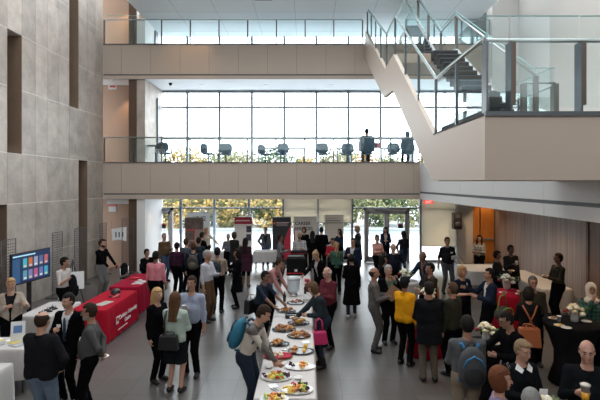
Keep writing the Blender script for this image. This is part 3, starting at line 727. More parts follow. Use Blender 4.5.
    if hk not in ('none',):
        f.ell(Hd(0, .014, .022), Ra, (hx+th*.8, hy+th, hz*.85+th), .01)
        if hk in ('short', 'side', 'bob', 'long', 'tail', 'bun', 'puff', 'cap', 'longfront'): f.ell(Hd(0, .035, -.02), Ra, (.070, .066, .078), .02)
        if hk == 'puff': f.ell(Hd(.01, -.005, .085), Ra, (.07, .085, .045), .03)
        if hk == 'side': f.ell(Hd(.02, -.045, .088), Ra, (.055, .05, .028), .02)
        if hk == 'bob': f.ell(Hd(0, .02, -.035), Ra, (.100, .088, .115), .03); f.ell(Hd(0, .01, .02), Ra, (.098, .108, .118), .03)
        if hk in ('long', 'longfront'):
            f.ell(Hd(0, .035, -.04), Ra, (.096, .078, .125), .03); f.ell(Hd(0, .01, .03), Ra, (.09, .105, .108), .03)
            b = C(0, .085, .30); f.cap(Hd(.035, .055, -.07), b+Rc@Vector((.045, .03, 0)), .058, .040, .04); f.cap(Hd(-.035, .055, -.07), b+Rc@Vector((-.045, .03, 0)), .058, .040, .04)
            if hk == 'longfront':
                for sx in (1, -1): f.cap(Hd(sx*.08, .0, -.06), C(sx*.095, -.075, .36), .032, .026, .03)
        if hk == 'tail': f.cap(Hd(0, .105, .03), Hd(0, .145, -.06), .028, .032, .02); f.cap(Hd(0, .145, -.06), C(0, .13, .32), .032, .015, .02)
        if hk == 'bun': f.ell(Hd(0, .085, .095), Ra, (.05, .048, .046), .012)
        f.cutfun(lambda x, y, z: face_cut(*((-.052, .070) if hk in ('short', 'side', 'puff', 'cap') else (-.050, .075) if hk in ('tail', 'bun') else (-.055, .066)))(x, y, z))
        if hk in ('short', 'side', 'puff', 'bun', 'tail', 'fringe', 'balding', 'bald'):
            f.cutfun(lambda x, y, z: np.minimum(.004-loc(x, y, z)[1], .012-loc(x, y, z)[2]))
        if hk in ('balding', 'fringe'):
            lim = .035 if hk == 'fringe' else .078
            f.cutfun(lambda x, y, z: loc(x, y, z)[2]-lim + np.maximum(0, -loc(x, y, z)[1]*.5))
        if hk in ('short', 'side', 'puff', 'balding', 'fringe', 'bald'):
            f.cutfun(lambda x, y, z: -.085-loc(x, y, z)[2])
        if hk == 'bald': f.cutfun(lambda x, y, z: loc(x, y, z)[2]*1.0-.0)
        vs, qd = f.mesh()
        if len(qd): np_mesh('hair' if hk != 'cap' else 'hair', vs, qd, hairm(hcol), root)
    if hat == 'hijab':
        f = Field([hc[i]-.34 for i in range(3)], [hc[i]+.26 for i in range(3)], .0125)
        f.ell(Hd(0, .01, .02), Ra, (.098, .112, .128), .01); f.ell(Hd(0, -.0, -.09), Ra, (.088, .09, .09), .04); f.ell(C(0, -.03, .46), None, (.14, .11, .075), .05)
        f.cutfun(lambda x, y, z: .80-np.sqrt(((loc(x,y,z)[0])/.062)**2+((loc(x,y,z)[2]+.012)/.095)**2)*1.0+np.where(loc(x,y,z)[1] < -.045, 0, -3))
        vs, qd = f.mesh(); np_mesh('head_scarf', vs, qd, cloth((.62,.55,.49)), root)
    if hat == 'cap':
        f = Field([hc[i]-.25 for i in range(3)], [hc[i]+.25 for i in range(3)], .0125)
        f.ell(Hd(0, .012, .04), Ra, (.10, .116, .108), .01); f.cutfun(lambda x, y, z: .03-loc(x, y, z)[2]-np.maximum(0, loc(x, y, z)[1])*.5)
        vs, qd = f.mesh(); np_mesh('knitted_cap', vs, qd, cloth((.012,.014,.018)), root)
    if beard:
        f = Field([hc[i]-.2 for i in range(3)], [hc[i]+.2 for i in range(3)], .011)
        f.ell(Hd(0, -.022, -.050), Ra, (.064, .072, .075), .02); f.ell(Hd(0, -.07, -.098), Ra, (.030, .026, .025), .02)
        f.cutfun(lambda x, y, z: loc(x, y, z)[2]+.042+np.where((abs(loc(x,y,z)[0]) < .027) & (loc(x,y,z)[2] > -.069) & (loc(x,y,z)[1] < -.05), .1, 0)); f.cutfun(lambda x, y, z: loc(x, y, z)[1]-.01)
        vs, qd = f.mesh(); np_mesh('beard', vs, qd, hairm(beard), root)
    # ------- clothes
    pn = np.array(pel); Cn = np.array(Rc)
    def cl(x, y, z):
        X, Y, Z_ = x-pn[0], y-pn[1], z-pn[2]
        return (X*Cn[0,0]+Y*Cn[1,0]+Z_*Cn[2,0], X*Cn[0,1]+Y*Cn[1,1]+Z_*Cn[2,1], X*Cn[0,2]+Y*Cn[1,2]+Z_*Cn[2,2])
    def wrinkle(f, amp):
        x, y, z = f.ax[0][:, None, None], f.ax[1][None, :, None], f.ax[2][None, None, :]
        ph = (N_PEOPLE[0]*1.7) % 6; f.d = f.d+(amp*np.sin(x*31+z*19+ph)*np.sin(z*43-y*27+ph*2)*np.cos(y*37+x*11)).astype(np.float32)
    def neck_cut(f, r=.068, front=.0):
        def fn(x, y, z):
            u, v, w = cl(x, y, z); a = r-np.sqrt(u*u*1.1+(v+.02+front*.5)**2); b = w-(.455-front)
            return np.minimum(a, b)
        f.cutfun(fn)
    def hem(f, z0, fr=.004):
        f.cutfun(lambda x, y, z: z0-cl(x, y, z)[2])
    topc = top if top is not None else cloth(CHAR)
    bk, bc = bottom; bm = bc if not isinstance(bc, tuple) else cloth(bc)
    tuck = jacket is not None or bk in ('trousers_belt',)
    f = Field(lo, hi, res); torso(f, .008, slv=sleeve); wrinkle(f, .004); neck_cut(f, .062)
    tl = getattr(person, 'hemz', None)
    hem(f, .0 if tuck else -.09)
    vs, qd = f.mesh(); to = np_mesh('shirt' if jacket else 'top', vs, qd, topc if not isinstance(topc, tuple) else cloth(topc), root)
    if jacket:
        jc, jlen, jopen = jacket[:3]; f = Field([lo[0]-.05, lo[1]-.05, lo[2]], [hi[0]+.05, hi[1]+.05, hi[2]], res)
        torso(f, .019, slv=.97)
        if jlen > .2 and not seat:                    # coat skirt
            a = pel+Vector((0,.0,-.05)); b = pel+Vector((0, .01, -jlen))
            for sx in (1, -1): f.cap(a+Vector((sx*.06,0,0)), b+Vector((sx*.10, 0, 0)), .125*(.5+.5*g), .125+.05*jlen, .06)
            f.cap(a, b, .125, .135, .05)
        wrinkle(f, .005); neck_cut(f, .072)
        if jopen:
            def fn(x, y, z):
                u, v, w = cl(x, y, z); hw = .012+np.clip((w-.12)/.35, 0, 1)*jopen
                return np.where((v < -.02), hw-np.abs(u), -1)
            f.cutfun(fn)
        if jlen > .2: f.cutfun(lambda x, y, z: (pel.z-jlen)-z)
        else: hem(f, -jlen)
        vs, qd = f.mesh(); jo = np_mesh('jacket' if jlen < .4 else 'coat', vs, qd, jc if not isinstance(jc, tuple) else cloth(jc), root)
        # collar
        m = MB(); m.tube([C(sx_*.075*math.cos(t), .012+.07*math.sin(t), .475+.02*math.sin(t)) for t, sx_ in [(i*PI/6-.3, 1) for i in range(8)]], .016, 6); m.build('collar', jc if not isinstance(jc, tuple) else cloth(jc), jo)
    else:
        m = MB(); m.tube([C(.064*math.cos(t), -.004+.062*math.sin(t), .468+.012*math.sin(t)) for t in [i*PI/6 for i in range(13)]], .011, 6); m.build('collar', topc if not isinstance(topc, tuple) else cloth(topc), to)
    if tie: m = MB(); m.tube([C(0, -.112, .43), C(0, -.118, .40), C(0, -.115*g, .2), C(0, -.12*g, .08)], [.010, .016, .022, .020], 6); m.build('tie', cloth(tie), root)
    if bk in ('trousers', 'jeans', 'trousers_belt'):
        f = Field(lo, hi, res)
        for sx in (1, -1):
            hp, kn, ft = Lg[sx]; f.cap(hp+Vector((0,0,.05)), kn, .098*(.5+.5*g)+.008, .068, .03); f.cap(kn, ft+Vector((0, 0, -.03)), .066, .055 if bk != 'jeans' else .047, .02)
            f.cap(C(sx*.07*g, .0, .06), hp, .095*(.5+.5*g)+.006, .098*(.5+.5*g)+.006, .04)
        wrinkle(f, .005); hem(f, -2); f.cutfun(lambda x, y, z: cl(x, y, z)[2]-.075 + np.where(z > .3, 0, -1)); f.cutfun(lambda x, y, z: .045-z)
        vs, qd = f.mesh(); np_mesh('trousers' if bk != 'jeans' else 'jeans', vs, qd, bm, root)
    elif bk in ('skirt', 'dress', 'longskirt'):
        L = {'skirt': .42, 'dress': .42, 'longskirt': .78}[bk]; f = Field(lo, hi, res); a = pel+Vector((0, 0, .08)); b = pel+Vector((0, 0, -L))
        for sx in (1, -1): f.cap(a+Vector((sx*.05,0,0)), pel+Vector((sx*.07,0,-.08)), .095, .115, .05); f.cap(pel+Vector((sx*.07,0,-.08)), b+Vector((sx*.08,0,0)), .115, .135, .05)
        wrinkle(f, .004); f.cutfun(lambda x, y, z: b.z-z); vs, qd = f.mesh(); np_mesh('skirt', vs, qd, bm, root)
        if shin is not None:
            pass
    for sx in (1, -1):
        hp, kn, ft = Lg[sx]; f = Field([ft.x-.12, ft.y-.32, -.03], [ft.x+.12, ft.y+.16, .55], min(res, .014))
        f.cap(ft+Vector((0, .02, -.035)), ft+Vector((sx*.02, -.13, -.05)), .048, .042, .03); f.cap(ft+Vector((0,.01,-.02)), ft+Vector((0, -.02, .0)), .046, .048, .02)
        if shin: f.cap(ft, ft.lerp(kn, shin), .052, .066, .03); 
        f.cutfun(lambda x, y, z: -z+.0)
        if shin: zt = ft.lerp(kn, shin).z; f.cutfun(lambda x, y, z: z-zt)
        vs, qd = f.mesh(); np_mesh('boot' if shin else 'shoe', vs, qd, mat('leather_%02d_%02d' % (int(shoe[0]*99), int(shoe[2]*99)), shoe, .35), root)
    root['_s'] = s_
    # world positions used by the things people carry
    W = Matrix.Translation((X0, Y0, base_z)) @ Matrix.Rotation(math.radians(ang), 4, 'Z') @ Matrix.Scale(k, 4)
    info = {'root': root, 'hand_l': W @ (J[1][1]+(J[1][1]-J[1][0]).normalized()*.085), 'hand_r': W @ (J[-1][1]+(J[-1][1]-J[-1][0]).normalized()*.085), 'C': lambda x, y, z: W @ C(x, y, z),
            'M': W.to_3x3().normalized() @ Rc, 'sh': {s: W @ p for s, p in sh.items()}, 'k': k, 'ang': math.radians(ang), 's': s_, 'pos': (X0, Y0), 'W': W, 'el': {s: W @ J[s][0] for s in (1, -1)}}
    del root['_s']
    return info
# ================================================================== THE CROWD
P = {}
blue_check = check_mat('blue_grey_check', (.30,.33,.42), (.22,.25,.34), 42)
plaid_g = check_mat('green_plaid', (.03,.12,.09), (.006,.022,.02), 13)
plaid_l = check_mat('light_plaid', (.42,.40,.38), (.20,.18,.20), 16)
floral = mat('floral_cloth', (.22,.16,.26), .8, var=.6, vscale=22)
stripe_s = check_mat('grey_stripe_knit', (.30,.29,.27), (.13,.13,.125), 9)
def two_tone():
    m, nt, b = nodes_mat('grey_cream_jacket'); b.inputs['Roughness'].default_value = .85
    tc = nt.nodes.new('ShaderNodeTexCoord'); sx = nt.nodes.new('ShaderNodeSeparateXYZ'); nt.links.new(tc.outputs['Object'], sx.inputs[0])
    g1 = nt.nodes.new('ShaderNodeMath'); g1.operation = 'GREATER_THAN'; g1.inputs[1].default_value = -.27; nt.links.new(sx.outputs[1], g1.inputs[0])
    l1 = nt.nodes.new('ShaderNodeMath'); l1.operation = 'LESS_THAN'; l1.inputs[1].default_value = 1.31; nt.links.new(sx.outputs[2], l1.inputs[0])
    gt = nt.nodes.new('ShaderNodeMath'); gt.operation = 'MULTIPLY'; nt.links.new(g1.outputs[0], gt.inputs[0]); nt.links.new(l1.outputs[0], gt.inputs[1])
    mx = nt.nodes.new('ShaderNodeMix'); mx.data_type = 'RGBA'; mx.inputs[6].default_value = (.085,.075,.07,1); mx.inputs[7].default_value = (.42,.38,.33,1)
    nt.links.new(gt.outputs[0], mx.inputs[0]); nt.links.new(mx.outputs[2], b.inputs['Base Color'])
    return m
cream_j = two_tone()
denim = (.045,.065,.11); DEN2 = (.02,.028,.045); KH = (.20,.165,.125); GRT = (.07,.07,.075)
def pp(key, *a, **kw): P[key] = person(*a, **kw); return P[key]
# --- front left
pp('beige_blazer', 11, 278, 1.68, 25, 'smiling blonde woman in a beige blazer over a black top beside the screen', 'fair', ('side', HBL), top=(.012,.012,.014), jacket=((.36,.30,.25), .14, .085), bottom=('trousers', BLACK), arms=('out', 'chest'), female=True, head=(.1, 0))
pp('big_back', 43, 311, 1.78, 172, 'heavy balding man in a black jacket and blue jeans seen from behind at lower left', 'fair', ('balding', HDB), top=(.02,.02,.02), jacket=((.012,.012,.013), .16, 0), bottom=('jeans', (.12,.16,.22)), arms=('hold', 'hip'), girth=1.28, head=(-.1, .1))
pp('suit', 68, 293, 1.76, -12, 'man in a black suit, white shirt and blue tie facing the camera', 'fair', ('short', HB), top=(.62,.63,.66), jacket=(BLACK, .16, .07), tie=(.03,.05,.10), arms=('down', 'chest'), head=(-.1, .1))
pp('grey_shirt', 89, 303, 1.74, -75, 'bearded man with glasses in a grey shirt holding a plate behind him', 'tan', ('short', HDB), top=(.075,.072,.072), arms=('back', 'back'), glasses=True, beard=HGR, girth=1.2, head=(0, .1), bottom=('trousers_belt', BLACK))
pp('white_tee', 65, 257, 1.72, 80, 'dark-haired man in a white t-shirt by the wall grid racks', 'tan', ('short', HB), top=(.50,.47,.44), arms=('down', 'phone'), sleeve=.4, head=(.3, .15))
pp('hoodie', 102.5, 239, 1.82, 75, 'bearded man in a black hoodie and grey trousers behind the red table', 'fair', ('side', HDB), top=BLACK, bottom=('trousers', (.16,.155,.15)), beard=HDB, arms=('table', 'table'), lean=.08)
pp('seated', 147, 249, 1.72, 55, 'man in a black jacket seated on a chair beyond the red tables', 'tan', ('short', HB), top=BLACK, jacket=(BLACK, .06, .03), arms=('lap', 'lap'), seat=True)
pp('pink', 156, 251, 1.76, 172, 'man in a pink shirt and black trousers seen from behind at the red tables', 'brown', ('short', HB), top=(.55,.20,.235), arms=('down', 'down'), girth=1.15, bottom=('trousers_belt', BLACK))
pp('brown_jacket', 164.5, 233, 1.74, 55, 'grey-haired man in a brown jacket and blue jeans near the left glass door', 'fair', ('short', HGR), top=(.085,.05,.028), arms=('hold', 'down'), bottom=('jeans', denim), girth=1.15)
pp('purple_top', 177, 242, 1.70, 165, 'person in a dark plum sweater seen from behind, right of the pink shirt', 'tan', ('short', HB), top=(.035,.014,.028), arms=('down', 'hold'), girth=1.1)
pp('slate_jacket', 186.5, 238, 1.76, 155, 'brown-haired man in a slate grey jacket in the group before the dark photo banner', 'fair', ('short', HBR), top=(.06,.075,.09), arms=('hold', 'down'))
pp('navy_hair', 193.5, 243, 1.70, 185, 'person with bushy brown hair in dark blue carrying an olive backpack', 'fair', ('puff', HBR), top=NAVY, arms=('down', 'down'))
pp('teal_jacket', 199, 237, 1.72, 165, 'dark-haired person in a dark slate jacket before the first banner', 'tan', ('short', HB), top=(.02,.028,.035), arms=('down', 'hold'))
pp('black_hair', 202.5, 232, 1.72, 130, 'black-haired person in a black jacket beside the blonde woman at the banner', 'fair', ('short', HB), top=BLACK, arms=('down', 'hold'))
pp('blonde_banner', 206.5, 228, 1.64, 10, 'blonde woman in a cream cardigan behind the left white table', 'fair', ('long', HBL), top=(.40,.33,.25), jacket=((.45,.40,.33), .10, .05), arms=('wide', 'down'), female=True, bottom=('trousers', BLACK))
pp('light_shirt', 207.5, 250, 1.82, 70, 'grey-haired man in a pale shirt and brown trousers beside the tan jacket', 'tan', ('short', HGR), top=(.42,.41,.45), arms=('hold', 'down'), bottom=('trousers_belt', (.09,.05,.028)), girth=1.1)
pp('tan_jacket', 217.5, 247, 1.79, 178, 'dark-haired man in a tan jacket with a dark backpack seen from behind', 'tan', ('short', HB), top=(.27,.205,.155), arms=('hold', 'hold'), girth=1.12, bottom=('trousers', BLACK))
pp('talker', 237, 249, 1.66, -75, 'long-haired woman in a black coat gesturing to the man with the dark backpack', 'tan', ('long', HB), top=BLACK, jacket=(BLACK, .45, 0), arms=('hold', 'out'), female=True)
pp('plum_coat', 245.5, 238, 1.66, 175, 'woman with long black hair in a plum coat and tan boots seen from behind', 'fair', ('long', HB), top=BLACK, jacket=((.045,.016,.026), .38, 0), bottom=('trousers', BLACK), shoe=(.15,.08,.04), shin=.75, arms=('hold', 'down'), female=True)
pp('brown_hair_coat', 234.5, 232, 1.70, 140, 'brown-haired person in a dark coat in front of the red-topped banner', 'fair', ('bob', HBR), top=BLACK, jacket=((.02,.022,.022), .35, 0), arms=('hold', 'down'))
pp('grey_behind', 228, 234, 1.57, -20, 'person in a grey jacket behind the left white table beside the red-topped banner', 'tan', ('short', HGR), top=(.13,.13,.15), arms=('down', 'hold'))
pp('vendor', 265.5, 227, 1.68, 5, 'dark-haired woman in an open grey jacket behind the centre white table', 'tan', ('short', HB), top=(.015,.022,.035), jacket=((.07,.08,.085), .14, .10), arms=('down', 'hip'), female=True, bottom=('jeans', denim))
pp('grey_profile', 280.5, 235, 1.66, 75, 'dark-haired woman in a grey top in profile before the black and red banner', 'brown', ('puff', HB), top=(.15,.145,.15), arms=('hold', 'hold'), female=True, bottom=('longskirt', (.012,.014,.022)))
pp('plaid', 299.5, 232, 1.76, 8, 'bald bearded man in a light plaid shirt behind the black coffee station', 'tan', ('bald', HDB), top=plaid_l, arms=('hold', 'down'), beard=HDB, girth=1.1)
pp('career_woman', 304, 227, 1.72, -15, 'brown-haired woman in black standing before the CAREER SERVICES banner', 'fair', ('bob', HBR), top=BLACK, arms=('down', 'down'), female=True)
pp('long_black', 312.5, 231, 1.66, 175, 'woman with long straight black hair seen from behind beside the black-suited man', 'fair', ('long', HB), top=BLACK, arms=('hold', 'hold'), female=True)
pp('black_suit', 321.5, 227, 1.78, 170, 'man in a black suit seen from behind between the CAREER SERVICES and plain tan banners', 'tan', ('short', HB), top=BLACK, jacket=(BLACK, .18, 0), arms=('side', 'hold'), girth=1.12)
pp('tan_banner', 339.5, 229, 1.68, -60, 'dark-haired woman in a navy jacket turned left before the plain tan banner', 'fair', ('long', HDB), top=NAVY, jacket=(NAVY, .12, .03), arms=('hold', 'reach'), female=True)
pp('red_top', 332.5, 238, 1.62, -20, 'dark-haired person in a red top behind the blonde ponytail', 'tan', ('short', HB), top=(.32,.02,.03), arms=('hold', 'hold'))
pp('ponytail', 336.5, 242, 1.66, 178, 'woman with a blonde ponytail and green track jacket seen from behind', 'fair', ('tail', (.30,.17,.08)), top=(.045,.10,.075), arms=('hold', 'hold'), female=True)
pp('dark_suit_eating', 353, 238, 1.76, -30, 'man with glasses in a dark suit and pale shirt eating, behind the long black coat', 'fair', ('short', HDB), top=(.45,.44,.46), jacket=(NAVY, .16, .06), arms=('down', 'chest'), glasses=True, girth=1.1)
pp('tall_coat', 357, 226, 1.80, -110, 'tall blond person in a long dark coat holding papers by the double glass doors', 'fair', ('bob', (.22,.13,.07)), top=BLACK, jacket=((.014,.022,.026), .55, 0), arms=('hip', 'down'), head=(.25, .15))
pp('long_coat', 351.5, 254, 1.66, 180, 'woman in a knee-length black coat and pale trainers walking away mid-hall', 'tan', ('short', HB), top=BLACK, jacket=(BLACK, .58, 0), bottom=('jeans', DEN2), shoe=(.5,.45,.42), arms=('hold', 'down'), female=True, stride=.08)
# --- centre right group
pp('scarf_woman', 385.5, 227, 1.68, -5, 'long-haired woman in a dark jacket and pale scarf in the double doorway', 'fair', ('longfront', HB), top=(.45,.38,.33), jacket=(NAVY, .12, .06), arms=('hold', 'hold'), female=True)
pp('pink_woman', 377.5, 235, 1.68, 20, 'dark-haired woman in a salmon pink top near the double doors', 'tan', ('bun', HB), top=(.55,.28,.23), arms=('hold', 'hold'), female=True)
pp('jeans_back', 403.5, 231, 1.70, -160, 'woman in a navy top, jeans and black boots seen from behind before the double doors', 'tan', ('long', HB), top=(.012,.02,.03), bottom=('jeans', (.035,.055,.10)), shin=.8, arms=('hip', 'chest'), female=True)
pp('bald_eating', 393.5, 243, 1.76, 25, 'bald man in a dark sweater raising food to his mouth', 'pink', ('fringe', HGR), top=(.014,.017,.022), arms=('mouth', 'down'), girth=1.12)
pp('curly', 383.5, 255, 1.66, 75, 'woman with long curly black hair in black beside the eating men', 'tan', ('long', HB), top=BLACK, arms=('hold', 'down'), female=True)
pp('grey_eating', 388.5, 265, 1.72, 15, 'grey-haired man in a black jacket over a green shirt eating, next to the grey suit', 'fair', ('short', HGR), top=(.10,.13,.10), jacket=(BLACK, .18, .08), arms=('mouth', 'hold'), girth=1.15)
pp('grey_suit', 374.5, 267, 1.76, 80, 'balding man in a grey suit holding a brown folder', 'tan', ('fringe', HDB), top=(.45,.42,.40), jacket=((.11,.10,.095), .18, .05), bottom=('trousers', (.085,.08,.075)), arms=('hold', 'hold'), girth=1.1)
pp('yellow', 405, 277, 1.70, 140, 'woman in a bright mustard yellow jacket and black knitted cap', 'brown', ('short', HB), top=BLACK, jacket=((.62,.29,.012), .12, 0), hat='cap', arms=('hold', 'down'), female=True, girth=1.12)
pp('leaning', 422.5, 251, 1.78, -65, 'bald man in a dark jacket leaning on the small flower table', 'brown', ('bald', HB), top=(.2,.10,.07), jacket=(NAVY, .14, .04), arms=('table', 'reach'), lean=.25)
pp('brown_leather', 430, 263, 1.72, -75, 'dark-haired man in a dark brown jacket with an orange bag, facing left', 'tan', ('short', HB), top=(.02,.018,.018), jacket=((.03,.02,.015), .16, .05), arms=('hold', 'hold'))
pp('black_back', 429, 282, 1.76, 176, 'black-haired man in a big black jacket and khaki trousers seen from behind', 'tan', ('puff', HB), top=BLACK, jacket=((.008,.009,.011), .26, 0), bottom=('trousers', (.10,.085,.065)), arms=('hold', 'hold'), girth=1.25)
pp('green_jacket', 452, 282, 1.70, -140, 'man with shaved head in a dark olive jacket left of the necklace woman', 'tan', ('short', (.06,.04,.03)), top=(.02,.022,.016), jacket=((.022,.024,.018), .20, 0), arms=('down', 'reach'), girth=1.2)
pp('necklace', 462.5, 266, 1.68, 20, 'woman with short blonde hair and a long necklace in a black top', 'fair', ('bob', (.36,.19,.08)), top=(.010,.013,.022), arms=('hold', 'hold'), female=True, sleeve=.45, girth=1.15)
pp('black_tee', 447.5, 237, 1.80, 8, 'man in a black t-shirt and grey trousers standing beside the speaker stand', 'tan', ('short', HDB), top=(.014,.016,.020), bottom=('trousers', GRT), arms=('hold', 'side'), sleeve=.4, girth=1.15, stance=.14)
pp('stripe_woman', 479.5, 235, 1.68, -35, 'long-haired woman in a grey knit sweater in front of the orange doors', 'tan', ('longfront', HDB), top=stripe_s, arms=('hold', 'hold'), female=True)
pp('white_collar_man', 489, 268, 1.74, -85, 'dark-haired man in a navy jacket with pale collar talking to the blonde woman', 'tan', ('short', HB), top=(.55,.53,.50), jacket=(NAVY, .18, .06), arms=('hold', 'out'))
pp('bun_dark', 497.5, 251, 1.66, 60, 'dark-haired person in a dark cardigan holding a plate at the round red table', 'brown', ('puff', HB), top=(.05,.03,.022), jacket=((.02,.018,.018), .14, .05), arms=('hold', 'hold'), female=True)
pp('bald_dark', 511, 245, 1.76, 15, 'man with close-cropped hair in a black sweater behind the round red table', 'dark', ('short', HB), top=(.012,.012,.013), arms=('down', 'phone'), girth=1.1)
pp('glasses_grey', 533, 276, 1.72, -10, 'grey-haired man with glasses in a dark olive sweater at the red table', 'tan', ('short', (.09,.09,.09)), top=(.035,.032,.024), arms=('down', 'hold'), glasses=True)
pp('strap_woman', 528.5, 287, 1.64, 170, 'woman with black hair and orange-brown shoulder straps seen from behind', 'tan', ('bob', HB), top=(.008,.010,.02), arms=('hold', 'hold'), female=True)
pp('wall_man', 558, 253, 1.78, -88, 'man in a dark green sweater standing alone by the wood-panelled wall facing left', 'brown', ('short', HB), top=(.035,.038,.028), arms=('hold', 'hold'))
pp('hijab', 591, 283, 1.66, -15, 'woman in a cream head scarf and green plaid shirt eating at the black table', 'tan', ('none', HB), top=plaid_g, hat='hijab', arms=('down', 'mouth'), female=True)
pp('puffy', 506, 311, 1.72, -80, 'dark-haired man with glasses in a black hooded jacket holding a plate', 'tan', ('short', HB), top=BLACK, jacket=((.010,.010,.010), .18, 0), arms=('hold', 'reach'), glasses=True, girth=1.1, head=(0, .3), lean=.12)
pp('backpacker', 467, 315, 1.76, 176, 'man in a grey jacket and khaki trousers wearing a black and blue backpack', 'tan', ('short', HB), top=(.09,.095,.10), bottom=('trousers', (.24,.195,.145)), arms=('hold', 'hold'), girth=1.15)
pp('white_collar_woman', 523, 340, 1.68, 10, 'woman with short ash-blonde hair, black sweater and white collar at lower right', 'fair', ('side', (.22,.15,.09)), top=(.009,.009,.011), arms=('hold', 'hold'), female=True, girth=1.1, head=(.1, .15))
pp('redhead', 501, 367, 1.66, 75, 'woman with red-brown bobbed hair and floral top at the bottom edge', 'fair', ('bob', HRED), top=floral, arms=('down', 'chest'), female=True)
pp('grey_head', 531, 388, 1.70, 170, 'grey-haired person whose head just shows at the bottom edge', 'fair', ('short', (.20,.195,.185)), top=(.05,.05,.05), arms=('hold', 'hold'))
pp('beer', 587, 340, 1.76, -22, 'balding man in a black sweater holding a plastic cup of amber drink', 'pink', ('fringe', HDB), top=(.009,.009,.011), arms=('down', 'phone'), girth=1.18, head=(-.1, .12))
# --- left of centre
pp('blonde_black', 157.5, 288, 1.65, 60, 'woman with long blonde hair dressed in black talking to the man in the blue shirt', 'fair', ('long', HBL), top=BLACK, jacket=(BLACK, .16, 0), arms=('hold', 'down'), female=True)
pp('mint', 175.5, 292, 1.68, 172, 'woman in a mint cardigan, black skirt and flat shoes carrying a black shoulder bag', 'fair', ('long', (.09,.045,.022)), top=(.40,.45,.40), jacket=((.36,.43,.38), .16, 0), bottom=('skirt', (.010,.010,.016)), arms=('hold', 'hold'), female=True)
pp('blue_shirt', 191.5, 276, 1.82, -8, 'man in a blue-grey checked shirt and black trousers holding a cup', 'tan', ('short', HDB), top=blue_check, arms=('down', 'chest'), bottom=('trousers_belt', BLACK), girth=1.12)
# --- buffet
pp('blue_pack', 264, 305, 1.78, 78, 'man in a grey and cream jacket with a blue backpack reaching to the fruit platters', 'fair', ('short', HDB), top=cream_j, bottom=('jeans', DEN2), arms=('table', 'reach'), lean=.38, girth=1.05, head=(0, .3))
pp('salmon_shirt', 280, 258, 1.78, 70, 'man in a salmon shirt bending over the drinks end of the buffet', 'tan', ('short', HDB), top=(.36,.17,.16), arms=('reach', 'reach'), lean=.60, head=(0, .1))
pp('blue_reach', 265.5, 271, 1.66, 60, 'person in a dark blue top with a shoulder strap reaching over the buffet', 'brown', ('short', HB), top=(.012,.025,.045), arms=('reach', 'reach'), lean=.25, sleeve=.4)
pp('maroon', 327, 267, 1.74, -50, 'white-haired man in a maroon sweater at the right of the buffet', 'pink', ('fringe', HW), top=(.10,.022,.030), arms=('hold', 'hold'), glasses=True, girth=1.2, head=(0, .25))
pp('bun_blonde', 315.5, 251, 1.70, -45, 'woman with a blonde bun looking down at the far end of the buffet', 'fair', ('bun', (.34,.22,.12)), top=(.42,.38,.42), jacket=(BLACK, .14, .05), arms=('down', 'reach'), female=True, head=(0, .45), lean=.2)
pp('navy_bag', 312.5, 282, 1.68, -78, 'woman in a navy jacket, jeans and black ankle boots with a pink handbag', 'fair', ('bob', (.10,.055,.03)), top=(.015,.02,.035), jacket=((.016,.022,.036), .16, 0), bottom=('jeans', DEN2), shin=.4, arms=('hold', 'reach'), female=True, lean=.30, head=(0, .3))
# --- gallery, seated with their backs to us
ZB = ZM+.04
pp('gallery_1', 366.5, 133, 1.84, 180, 'person in a top coloured with the slate blue haze of the glass, seen from behind, seated up on the middle gallery', 'tan', ('short', HB), top=(.10,.14,.18), arms=('lap', 'lap'), seat=True, girth=2.0, jacket=((.10,.14,.18), .1, 0), ground=((366.5-CX)*19.4/F, 19.4), base_z=ZB)  # slate blue stands for haze of the glass, painted into the clothes
pp('gallery_2', 407, 141, 1.70, 180, 'hooded person seen from behind, seated beside the stair on the middle gallery', 'tan', ('bob', (.10,.14,.18)), top=(.10,.14,.18), arms=('lap', 'lap'), seat=True, girth=1.7, ground=((407-CX)*19.5/F, 19.5), base_z=ZB)  # same glass haze painted into top and hair
# ================================================================== FURNITURE AND THINGS
white_cloth = mat('white_linen', (.50,.475,.46), .9, bump=.25, scale=6)
red_cloth = mat('red_linen', (.36,.006,.022), .9, bump=.25, scale=6, spec=.15); red_cloth2 = mat('crimson_linen', (.29,.005,.026), .9, bump=.25, scale=6, spec=.15)
black_cloth = mat('black_stretch_cloth', (.006,.006,.007), .9, spec=.15)
paper = mat('white_paper', (.78,.78,.78), .8); chrome = mat('chrome', (.6,.6,.6), .2, 1.)
def draped(mb, hx, hy, z, drop, waves=.018, seg=.07):
    """tablecloth: flat top, rounded edge, wavy hanging sides"""
    per = []
    def side(a, b, nrm):
        L = (Vector(b)-Vector(a)).length; n = max(4, int(L/seg))
        for i in range(n): per.append((Vector(a).lerp(Vector(b), i/n), Vector(nrm), i/n*L))
    side((-hx,-hy,0), (hx,-hy,0), (0,-1,0)); side((hx,-hy,0), (hx,hy,0), (1,0,0)); side((hx,hy,0), (-hx,hy,0), (0,1,0)); side((-hx,hy,0), (-hx,-hy,0), (-1,0,0))
    n = len(per); vs = []; levels = [(0, 0), (.012, -.012), (.02, -.06), (.03, -drop*.5), (.035, -drop)]
    for off, dz in levels:
        for (p, nr, t) in per:
            w = waves*math.sin(t*21+p.x*3)*min(1, -dz/drop*1.3); vs.append(p+nr*(off+w+waves*(-dz/drop))+Vector((0, 0, z+dz)))
    fs = [(i*n+k, i*n+(k+1) % n, (i+1)*n+(k+1) % n, (i+1)*n+k) for i in range(4) for k in range(n)]
    fs = [f[::-1] for f in fs]; mb.add(vs, fs, True); mb.add([(-hx,-hy,z), (hx,-hy,z), (hx,hy,z), (-hx,hy,z)], [(0,1,2,3)])
    return mb
